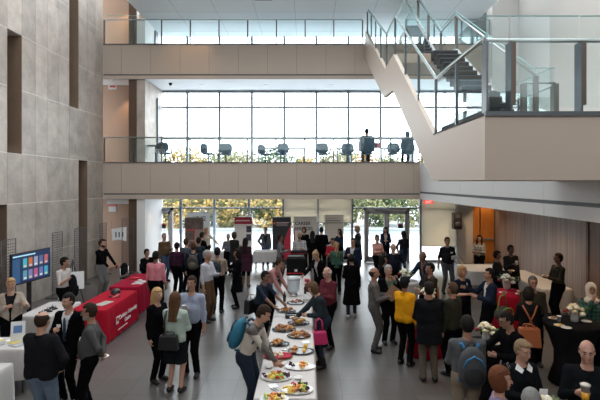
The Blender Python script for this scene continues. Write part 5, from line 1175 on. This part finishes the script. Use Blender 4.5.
# ---- chairs
fab = mat('hazed_slate_fabric', (.07,.11,.15), .85)  # slate tone lightened in the colour to stand for balustrade glass haze
def office_chair(x, y, z, rz, lab, group='office chairs on the middle gallery', arms=True, m=None):
    r = empty('office_chair', (x, y, z), rz, lab, 'chair', group)
    MB().ball((0, 0, .43), .27, .24, .05, 16, 6).build('seat', m or fab, r)
    bm_ = MB(); bm_.lathe([(.12, -.21), (.24, -.17), (.27, -.02), (.26, .10), (.20, .19), (.12, .21)], n=20, sy=.22); bm_.xf(Matrix.Translation((0, .22, .66))); bo = bm_.build('backrest', m or fab, r)
    MB().tube([(0, .25, .60), (0, .27, .50), (0, .12, .40)], .02, 6).build('back_bracket', black_m, bo); MB().lathe([(.03, .10), (.025, .44)], n=10).build('gas_column', black_m, r)
    b = MB()
    for k in range(5): a = k*1.2566; b.tube([(0,0,.11), (math.cos(a)*.29, math.sin(a)*.29, .06)], [.025,.016], 6); b.ball((math.cos(a)*.29, math.sin(a)*.29, .03), .03, n=8, m=5)
    b.build('star_base', black_m, r)
    if arms:
        for sd in (-1, 1): MB().tube([(sd*.20, .05, .42), (sd*.31, .05, .46), (sd*.31, .05, .60)], .016, 6).tube([(sd*.31, .12, .61), (sd*.31, -.14, .61)], .028, 6).build('armrest', m or fab, r)
for px, Y, a, lab in ((165.5, 19.3, 2.9, 'gray office chair behind the glass lettering, leftmost on the gallery'), (208.5, 19.7, 1.2, 'office chair in side view, second from the left on the gallery'), (226, 19.9, 3.3, 'office chair seen from behind, third from the left on the gallery'),
                      (265.5, 20.1, 1.0, 'office chair half hidden by a railing post, fourth from the left'), (281, 19.8, 3.6, 'office chair beside the long gallery table'), (323, 19.7, 2.9, 'office chair left of the small gallery chair'), (347, 19.9, 3.14, 'low office chair left of the seated slate blue figure'), (392, 19.7, 3.2, 'office chair between the two seated figures')):
    office_chair((px-CX)*Y/F, Y, ZM+.0, a, lab)
for px, Y, key in ((366.5, 19.4, 'gallery_1'), (407, 19.5, 'gallery_2')):
    pass
for px0, px1, lab in ((258, 305, 'long dark table behind the fourth and fifth gallery chairs'), (336, 352, 'narrow dark desk behind the low office chair'), (380, 412, 'dark desk in front of the seated gallery figures')):
    Y = 20.5; x0, x1 = (px0-CX)*Y/F, (px1-CX)*Y/F; r = empty('desk', ((x0+x1)/2, Y, ZM), 0, lab, 'table', 'gallery tables'); w_ = (x1-x0)/2
    MB().box(-w_, w_, -.25, .25, .70, .73).build('tabletop', steel_d, r)
    for sd in (-1, 1): MB().box(sd*(w_-.04)-.02, sd*(w_-.04)+.02, -.2, .2, 0, .70).build('leg', steel_d, r)
x = -6.12; r = empty('cafe_table', (x, 19.2, ZM), 0, 'small dark pedestal table at the left end of the middle gallery', 'table', 'gallery tables'); MB().box(-.26, .26, -.3, .3, .71, .74).build('tabletop', steel_d, r); MB().box(-.04, .04, -.04, .04, .02, .71).build('pedestal', steel_d, r); MB().box(-.25, .25, -.25, .25, 0, .02).build('base', steel_d, r)
lp = empty('laptop', ((378-CX)*20.5/F, 20.4, ZM+.732), 0, 'red laptop standing open right of the slate blue figure', 'laptop'); MB().box(-.16, .16, -.11, .11, 0, .015).build('keyboard', black_m, lp); MB().bar((-.0, .11, .01), (0, .16, .24), .32, .012).build('lid', mat('laptop_red', (.28,.03,.06), .5), lp)
dl = text_mesh('COLLABORATE', .17, 'glass_lettering', mat('decal_white', (.75,.80,.82), .6), None, FRONT, depth=.001); dl.location = ((154.5-CX)/25.2, YF+.0525, ZM+.43); tag(dl, 'white COLLABORATE lettering on the gallery glass at left', 'lettering')
def stack_chair(x, y, rz, lab):
    r = empty('side_chair', (x, y, 0), rz, lab, 'chair', 'black side chairs'); MB().box(-.23, .23, -.22, .22, .42, .47).build('seat', black_cloth, r, .02); MB().ball((0, .23, .72), .22, .035, .20, 14, 8).build('backrest', black_cloth, r)
    for sx in (-1, 1):
        MB().tube([(sx*.21, -.2, .42), (sx*.22, -.22, 0)], .012, 6).build('leg', chrome, r); MB().tube([(sx*.21, .22, .78), (sx*.21, .2, .42), (sx*.22, .25, 0)], .012, 6).build('leg', chrome, r)
sp_ = P['seated']['pos']; a_ = P['seated']['ang']
stack_chair(sp_[0]-.0+math.sin(a_)*.0, sp_[1]+.0, a_, 'black chair under the seated man beyond the red tables')
stack_chair(-5.75, 15.35, 1.3, 'empty black chair with a rounded back left of the seated man')
stack_chair(-6.0, 11.9, .6, 'black chair behind the brochure table near the screen')
for key in ('gallery_1', 'gallery_2'):
    i = P[key]; office_chair(i['pos'][0], i['pos'][1], ZM, 3.14, 'wide office chair under the seated slate blue figure' if key[-1] == '1' else 'office chair under the hooded figure by the stair', m=fab)

# ---- things on the left tables
z = .765
for i, (px, py, w_, h_, lab) in enumerate(((25, 333, .22, .34, 'standing white sheet in an acrylic holder on the brochure table'), (15, 346, .24, .34, 'standing poster with a red picture at the left edge'), (58, 313, .16, .24, 'fan of white leaflets behind the man in the black suit'))):
    q = onz(px, py, z); q = Vector(((-5.0, 8.15, z), (-5.55, 8.0, z), (-5.4, 10.7, z))[i]); r = empty('leaflet_stand', (q.x, q.y, z), .35, lab, 'leaflet stand', 'leaflet stands on the brochure table')
    MB().bar((0, 0, .0), (0, .05, h_), w_, .006).build('sheet', paper, r); MB().box(-w_/2, w_/2, -.03, .07, 0, .008).build('foot', mat('clear_plastic', (.6,.65,.68), .2), r); MB().bar((0, -.004, h_*.45), (0, .026, h_*.8), w_*.6, .006).build('picture', mat('pic_%d' % i, ((.1,.2,.4), (.5,.08,.06), (.3,.3,.35))[i]), r)
random.seed(9)
for i in range(9):
    r = MB().box(-.10, .10, -.14, .14, 0, .004+.002*(i % 3)).build('brochure', (paper, mat('bro_yellow', (.6,.5,.15)), mat('bro_grey', (.35,.36,.38)))[i % 3], None, 0, (-5.85+i*.12, 8.1+random.uniform(-.12, .12), z+.008*(i % 2)) if i < 9 else 0); r.rotation_euler = (0,0,random.uniform(-.5,.5)); tag(r, ['white', 'yellow', 'grey'][i % 3]+' brochure lying on the table beside the screen', 'brochure', ['white', 'yellow', 'grey'][i % 3]+' brochures by the screen')
for i in range(5):
    q = Vector((-5.6+.12*(i % 2), 9.95+i*.10, z)); r = empty('handset', q, .3*i, 'small black gadget in the row on the brochure table', 'gadget', 'black gadgets on the brochure table'); MB().box(-.05, .05, -.025, .025, 0, .03).build('handset_body', black_m, r); MB().tube([(.0,0,.03), (.03,0,.07)], .008, 5).build('handset_knob', black_m, r)
bk = MB().box(-.12, .12, -.16, .16, 0, .03).build('book', mat('book_brown', (.14,.07,.04)), None, 0, (-5.0, 6.9, z)); tag(bk, 'brown book on the lower left white table', 'book')
# on the red tables
hb = empty('cap', (-4.80, 11.85, z), .3, 'black cap lying on the bright red table', 'cap'); MB().lathe([(.12, 0), (.12, .03), (.09, .08), (.02, .10)], n=18).build('crown', black_m, hb); MB().box(-.09, .09, -.2, -.1, .0, .012).build('peak', black_m, hb)
for i in range(8):
    x = -4.72+.1*(i % 3)+random.uniform(-.03, .03); y = 11.3+.13*(i//3)+random.uniform(-.02, .02); b = (i % 3 == 1)
    r = MB().tube([(-.035,0,.012), (0,.02,.02), (.035,0,.012)], .012, 6).build('keyring', mat('gift_pink', (.65,.25,.25)) if b else black_m, None, 0, (x, y, z)); r.rotation_euler = (0,0,i); tag(r, ('pink' if b else 'black')+' giveaway trinket on the bright red table', 'trinket', ('pink' if b else 'black')+' trinkets on the bright red table')
mg = MB().box(-.11, .11, -.2, .2, 0, .01).build('magazine', mat('mag', (.45,.44,.40), .4, var=.6, vscale=9), None, 0, (-4.62, 10.75, z)); mg.rotation_euler = (0,0,-.3); tag(mg, 'open magazine on the near end of the bright red table', 'magazine')
tr = MB().lathe([(.12, 0), (.15, .02), (.15, .026), (.12, .008)], n=20, sy=.8).build('sweet_dish', mat('dish_red', (.6,.03,.04), .3), None, 0, (-4.95, 13.6, z)); tag(tr, 'red dish on the far crimson table', 'dish')
for i in range(10):
    r = MB().box(-.05, .05, -.07, .07, 0, .003).build('leaflet', mat('leaf_paper', (.60,.55,.56)), None, 0, (-4.72+.09*(i % 3), 12.9+.15*(i//3)+.03*(i % 2), z+.0006*i)); r.rotation_euler = (0,0,i*.4); tag(r, 'small pale leaflet spread on the far crimson table', 'leaflet', 'leaflets on the crimson table')
# easel at left
ea = empty('easel', (-6.75, 13.6, 0), .5, 'dark folding easel with a white board right of the white t-shirt', 'easel')
for p0, p1 in (((-.3,0,0), (0,.1,1.3)), ((.3,0,0), (0,.1,1.3)), ((0,.5,0), (0,.1,1.3))): MB().tube([p0, p1], .015, 6).build('leg', black_m, ea)
MB().bar((.05, -.02, .45), (.05, .05, .95), .5, .01).build('board', paper, ea)
# things held
def world(o, M): o.matrix_world = M
jk = P['white_tee']; mj = MB().ball((0,0,-.18), .10, .07, .24, 10, 7, jit=.12).ball((.05,0,-.32), .09, .06, .16, 9, 6, jit=.15).build('folded_jacket', black_cloth, None, 0, jk['hand_r']); tag(mj, 'black jacket held by the man in the white t-shirt', 'jacket')
for key, hd, lab, mm, lq in (('blue_shirt', 'hand_r', 'pale cup in the hand of the blue-shirted man', None, None), ('beer', 'hand_r', 'clear plastic cup of amber drink held by the balding man', mat('clear_cup', (.60,.56,.50), .15), mat('amber_drink', (.75,.36,.03), .2, emit=None)),
                        ('bald_dark', 'hand_r', 'pale cup held by the man with close-cropped hair', None, None), ('brown_jacket', 'hand_l', 'white cup held by the man in the brown jacket', None, None), ('hoodie', 'hand_l', 'red drinks can by the hand of the man in the hoodie', mat('can_red', (.4,.02,.05), .3), None)):
    i = P[key]; p = i[hd]; sc = 1.7 if key == 'beer' else 1.0
    if key == 'beer':
        t = empty('cup', (p.x-.0, p.y-.05, p.z-.08), 0, lab, 'cup'); MB().lathe([(.035, 0), (.038, .10), (.036, .10), (.035, .005)], n=16).build('drink', lq, t); MB().lathe([(.0385, .10), (.047, .165), (.05, .165), (.05, .17), (.046, .17)], n=16).build('cup_wall', mm, t); MB().lathe([(.05, .170), (.052, .178), (.03, .19)], n=16).build('lid', mm, t)
    else: cup((p.x, p.y-.03, p.z-.03), lab, mm)
for key, hd, lab in (('grey_shirt', 'hand_l', 'crumpled plate and napkin held behind the back of the grey-shirted man'), ('bun_dark', 'hand_l', 'plate held by the person in the dark cardigan'), ('wall_man', 'hand_l', 'plate held by the man at the wood-panelled wall'), ('puffy', 'hand_r', 'plate of food held by the man in the black hooded jacket'),
                     ('navy_bag', 'hand_r', 'plate held over the buffet by the woman with the pink handbag'), ('maroon', 'hand_l', 'plate held by the man in the maroon sweater'), ('leaning', 'hand_l', 'plate beside the leaning bald man'), ('green_jacket', 'hand_r', 'plate held by the man in the olive jacket')):
    p = P[key][hd]; plate((p.x, p.y-.02, p.z+.025), lab, .085, None, bake)
def sheet(key, hd, lab, w_, h_, m, rot, off=(0,0,0), nm='paper_sheet', cat='papers'):
    p = P[key][hd]; o = MB().box(-w_/2, w_/2, -.004, .004, -h_/2, h_/2).build(nm, m, None, 0, (p.x+off[0], p.y+off[1], p.z+off[2])); o.rotation_euler = rot; tag(o, lab, cat)
sheet('tall_coat', 'hand_l', 'white papers held low by the tall person in the long dark coat', .22, .30, paper, (0,.4,.3), (0,-.05,-.05)); sheet('black_tee', 'hand_l', 'folded white leaflet held by the man in the black t-shirt', .20, .12, paper, (.3,-.2,0), (0,-.03,0))
sheet('grey_suit', 'hand_r', 'brown folder held by the balding man in the grey suit', .22, .30, mat('folder_tan', (.28,.18,.12)), (.1,.6,.2), (0,-.03,.06), 'folder', 'folder'); sheet('white_collar_woman', 'hand_l', 'white printed card held by the woman with the white collar', .09, .12, paper, (0,.1,.1), (-.02,-.05,.07), 'card', 'card')
# white collar points
wc = P['white_collar_woman']
for sx in (1, -1):
    o = MB().prism([wc['C'](sx*.02, -.085, .455), wc['C'](sx*.075, -.035, .515), wc['C'](sx*.115, -.055, .46), wc['C'](sx*.065, -.112, .425)], (0, -.012, .004)).build('collar_wing', paper); o.parent = wc['root']; o.matrix_parent_inverse = wc['W'].inverted()
# necklace
nk = P['necklace']; m = MB(); m.tube([nk['C'](.055*math.cos(t), -.128-.01*math.sin(t), .30+.15*math.sin(t)) for t in [PI+PI*j/8*1.0 for j in range(9)]]+[nk['C'](.05, -.1, .43)], .008, 5); o = m.build('beads', mat('beads_pale', (.5,.48,.45), .3)); o.parent = nk['root']; o.matrix_parent_inverse = nk['W'].inverted()
# ---- bags
def backpack(key, lab, m1, m2, w_=.30, h_=.46, d_=.17, zc=.24, logo=None, green=None):
    i = P[key]; k = i['k']; A = i['M']; o0 = i['C'](0, .11+d_*.55, zc)
    M = Matrix.Translation(o0) @ A.to_4x4(); r = empty('backpack', (0,0,0), 0, lab, 'backpack'); r.matrix_world = M
    MB().ball((0,0,0), w_/2, d_/2, h_/2, 16, 10).ball((0,0,-.08), w_/2*.98, d_/2, h_/2*.7, 16, 10).build('pack_body', m1, r)
    MB().ball((0, d_*.42, -.08), w_*.38, d_*.22, h_*.22, 12, 8).build('front_pocket', m2, r)
    MB().tube([(-w_*.36, d_*.42, h_*.05), (-w_*.25, d_*.50, h_*.24), (0, d_*.48, h_*.33), (w_*.25, d_*.50, h_*.24), (w_*.36, d_*.42, h_*.05)], .012, 6).build('zip_trim', logo or m2, r)
    for sx in (1, -1):
        MB().tube([(sx*.08, -d_*.3, h_*.40), (sx*.10, -.10, h_*.50), (sx*.125, -.22, h_*.42), (sx*.14, -.30, h_*.15), (sx*.15, -.24, -h_*.28), (sx*.13, -d_*.4, -h_*.38)], .02, 6).build('shoulder_strap', green or m2, r)
    MB().tube([(-.04, -.04, h_*.5), (-.03, -.04, h_*.56), (.03, -.04, h_*.56), (.04, -.04, h_*.5)], .008, 5).build('grab_handle', m2, r)
    return r
teal = mat('pack_teal', (.012,.13,.21), .7); tealb = mat('pack_blue_trim', (.02,.16,.35), .6); pgrey = mat('pack_grey', (.05,.052,.058), .8); pdk = mat('pack_dark', (.010,.018,.026), .8)
r = backpack('blue_pack', 'bright teal blue backpack on the man reaching to the fruit', teal, mat('pack_teal_d', (.006,.05,.09), .7), .30, .50, .20)
backpack('backpacker', 'black and grey backpack with blue trim on the man in the grey jacket', pgrey, mat('pack_black', (.012,.012,.014), .8), .36, .54, .22, logo=tealb, green=tealb, zc=.20)
backpack('tan_jacket', 'dark teal backpack on the man in the tan jacket', pdk, mat('pack_dark2', (.02,.035,.045), .7), .30, .44, .16)
backpack('navy_hair', 'olive brown backpack on the person with bushy brown hair', mat('pack_olive', (.055,.048,.038), .8), mat('pack_olive2', (.09,.08,.06), .8), .32, .44, .18)
def handbag(p, rz, w_, h_, d_, m, lab, strap=None, nm='handbag', cat='handbag', hz=.16):
    r = empty(nm, p, rz, lab, cat); MB().prism([(-w_/2, -d_/2, 0), (w_/2, -d_/2, 0), (w_*.42, -d_/2, h_), (-w_*.42, -d_/2, h_)], (0, d_, 0)).build('bag_body', m, r, .02)
    for sy in (-1, 1): MB().tube([(-w_*.22, sy*d_*.4, h_), (-w_*.18, sy*d_*.3, h_+hz*.8), (0, sy*d_*.2, h_+hz), (w_*.18, sy*d_*.3, h_+hz*.8), (w_*.22, sy*d_*.4, h_)], .009, 6).build('handle', strap or m, r)
    return r
pk = mat('bag_pink', (.48,.02,.12), .45)
el = P['navy_bag']['el'][1]; handbag((el.x-.02, el.y-.10, el.z-.50), .2, .32, .24, .12, pk, 'bright pink handbag on the arm of the woman in the navy jacket', hz=.24)
mi = P['mint']; c = mi['C'](.02, .21, .0); r = handbag((c.x, c.y-.02, c.z-.12), mi['ang'], .34, .24, .12, mat('bag_black', (.008,.008,.009), .5), 'black shoulder bag at the hip of the woman in the mint cardigan', hz=.05, cat='shoulder bag')
o = MB().tube([mi['C'](.13, .06, .49), mi['C'](.13, .15, .35), mi['C'](.12, .17, .1)], .018, 6).build('strap', mat('bag_black', (.008,.008,.009))); o.parent = r; o.matrix_parent_inverse = (Matrix.Translation(r.location) @ Matrix.Rotation(mi['ang'], 4, 'Z')).inverted()
br_ = P['blue_reach']; c = br_['C'](-.08, .19, .0); r = handbag((c.x, c.y, c.z-.22), br_['ang'], .34, .30, .14, mat('bag_black', (.008,.008,.009)), 'black shoulder bag on the back of the person reaching in dark blue', mat('strap_tan', (.16,.09,.05)), hz=.1, cat='shoulder bag')
o = MB().tube([br_['C'](-.10, .10, .46), br_['C'](.0, .145, .30), br_['C'](.06, .14, .08)], .016, 6).build('strap', mat('strap_tan', (.16,.09,.05))); o.parent = r; o.matrix_parent_inverse = (Matrix.Translation(r.location) @ Matrix.Rotation(br_['ang'], 4, 'Z')).inverted()
sw_ = P['strap_woman']; rust = mat('bag_rust', (.33,.10,.035), .6)
c = sw_['C'](.0, .20, .0); r = handbag((c.x-.05, c.y, c.z-.26), sw_['ang']+.1, .40, .34, .15, rust, 'rust orange leather bag on the back of the strap-backed woman', hz=.06, cat='shoulder bag')
for a, b in ((.13, -.03), (-.13, .03)): o = MB().tube([sw_['C'](a, .07, .47), sw_['C'](a*.5, .135, .33), sw_['C'](b, .145, .14)], .014, 6).build('strap', rust); o.parent = r; o.matrix_parent_inverse = (Matrix.Translation(r.location) @ Matrix.Rotation(sw_['ang']+.1, 4, 'Z')).inverted()
wm = P['white_collar_man']; lime = mat('bag_lime', (.22,.27,.05), .7); c = wm['C'](.15, .18, .05)
r = empty('sports_bag', (c.x, c.y-.05, c.z-.15), .6, 'grey and lime sports bag hanging behind the man with the pale collar', 'sports bag'); MB().ball((0,0,0), .24, .12, .15, 14, 8).build('bag_body', mat('bag_grey', (.05,.05,.045), .8), r); MB().tube([(.22*math.cos(t), -.11, .13*math.sin(t)) for t in [j*PI/6 for j in range(13)]], .014, 6).build('piping', lime, r); MB().tube([(-.18,0,.08), (-.08,0,.36), (.08,0,.38), (.18,0,.08)], .015, 6).build('shoulder_strap', lime, r)
bl = P['brown_leather']; c = bl['C'](-.12, .16, .10); r = handbag((c.x, c.y, c.z-.2), bl['ang'], .30, .34, .12, rust, 'orange bag on the back of the man in the dark brown jacket', hz=.12, cat='shoulder bag')
# sunglasses pushed up on the red-brown hair
sg = P['redhead']; hp_ = sg['C'](0, -.03, .80); m = MB(); A_ = sg['M']
for sx in (1, -1): m.ball(hp_+A_ @ Vector((sx*.045, -.055, .02)), .032, .010, .022, 10, 6, A_)
m.tube([hp_+A_ @ Vector((-.10, .05, -.03)), hp_+A_ @ Vector((-.085, -.045, .015)), hp_+A_ @ Vector((.085, -.045, .015)), hp_+A_ @ Vector((.10, .05, -.03))], .004, 5)
tag(m.build('sunglasses', black_m), 'dark sunglasses pushed up on the red-brown hair at the bottom edge', 'sunglasses')
# lanyard badge of the woman in the beige blazer, name tags
for key, off, lab in (('grey_shirt', (.09, -.13, .30), 'n'), ('black_tee', (.08, -.13, .33), 'n'), ('suit', (-.1, -.12, .3), 'n')):
    i = P[key]; p = i['C'](*off); o = MB().box(-.035, .035, -.006, .004, -.022, .022).build('name_badge', paper); o.parent = i['root']; o.matrix_parent_inverse = i['W'].inverted(); o.matrix_world = Matrix.Translation(p) @ i['M'].to_4x4()
o = None
# ================================================================== LIGHT, WORLD, CAMERA
w = bpy.data.worlds.new('World'); SC.world = w; w.use_nodes = True
nt = w.node_tree; bg = nt.nodes['Background']; bg.inputs[0].default_value = (.93, .97, 1.0, 1)
# overcast sky, brighter on the side where the sun stands behind the cloud (beyond the window wall)
tc = nt.nodes.new('ShaderNodeTexCoord'); sx = nt.nodes.new('ShaderNodeSeparateXYZ'); mr = nt.nodes.new('ShaderNodeMapRange')
mr.inputs[1].default_value = -.2; mr.inputs[2].default_value = .95; mr.inputs[3].default_value = 2.7; mr.inputs[4].default_value = 7.5
nt.links.new(tc.outputs['Generated'], sx.inputs[0]); nt.links.new(sx.outputs[1], mr.inputs[0]); nt.links.new(mr.outputs[0], bg.inputs[1])
def area(name, loc, rot, sx, sy, power, col=(1,1,1)):
    l = bpy.data.lights.new(name, 'AREA'); l.shape = 'RECTANGLE'; l.size = sx; l.size_y = sy; l.energy = power; l.color = col
    o = bpy.data.objects.new(name, l); COL.objects.link(o); o.location = loc; o.rotation_euler = rot; return o
def spot(name, loc, tgt, power, ang, col=(1,.72,.42), blend=.6, r=.06):
    l = bpy.data.lights.new(name, 'SPOT'); l.energy = power; l.spot_size = ang; l.spot_blend = blend; l.color = col; l.shadow_soft_size = r
    o = bpy.data.objects.new(name, l); COL.objects.link(o); o.location = loc
    o.rotation_euler = (Vector(tgt)-Vector(loc)).to_track_quat('-Z', 'Y').to_euler(); return o
warm = (1,.66,.38)
spot('gallery_wall_light', (-7.5, 19.2, ZC+1.0), (-7.5, 19.85, ZT+.3), 60, 1.6, warm)
spot('gallery_wall_light', (-7.4, 19.3, 7.5), (-7.4, 19.88, 5.2), 60, 1.4, warm)
spot('corridor_light', (-6.0, 19.3, 2.85), (-6.42, 19.5, 1.3), 18, 1.0, warm)
spot('fascia_light', (-4.4, 17.6, 10.0), (-4.6, 18.65, 8.6), 40, 1.3, warm)
for i, (x, y) in enumerate(((6.3, 19.5), (6.3, 15.5), (6.3, 12.0), (6.3, 8.8))):
    spot('side_gallery_downlight', (x, y, 2.90), (x+.6, y, 0), 110, 2.1, (1,.70,.42))
for x in (3.6, 5.6): spot('landing_warm_fill', (x, 7.2, 3.50), (x-.3, 7.3, 0), 95, 2.3, (1,.70,.42))  # spots added under the landing to warm the floor and crowd
spot('door_light', (7.9, 20.3, 2.9), (7.9, 20.95, 1.6), 30, 1.5, (1,.72,.42))
cd = bpy.data.cameras.new('Camera'); co = bpy.data.objects.new('Camera', cd); COL.objects.link(co)
cd.sensor_fit = 'HORIZONTAL'; cd.sensor_width = 36; cd.lens = 36*F/600
cd.shift_x = -(CX-300)/600; cd.shift_y = -(200-CY)/600; cd.clip_start = .05; cd.clip_end = 300
co.location = (0, 0, H); co.rotation_euler = (PI/2, 0, 0)
SC.camera = co
SC.view_settings.view_transform = 'Standard'; SC.view_settings.look = 'None'; SC.view_settings.gamma = 1; SC.view_settings.exposure = 0.14
SC.view_settings.use_curve_mapping = False
SC.cycles.max_bounces = 10; SC.cycles.transparent_max_bounces = 96; SC.cycles.use_denoising = True
SC.cycles.sample_clamp_indirect = 4
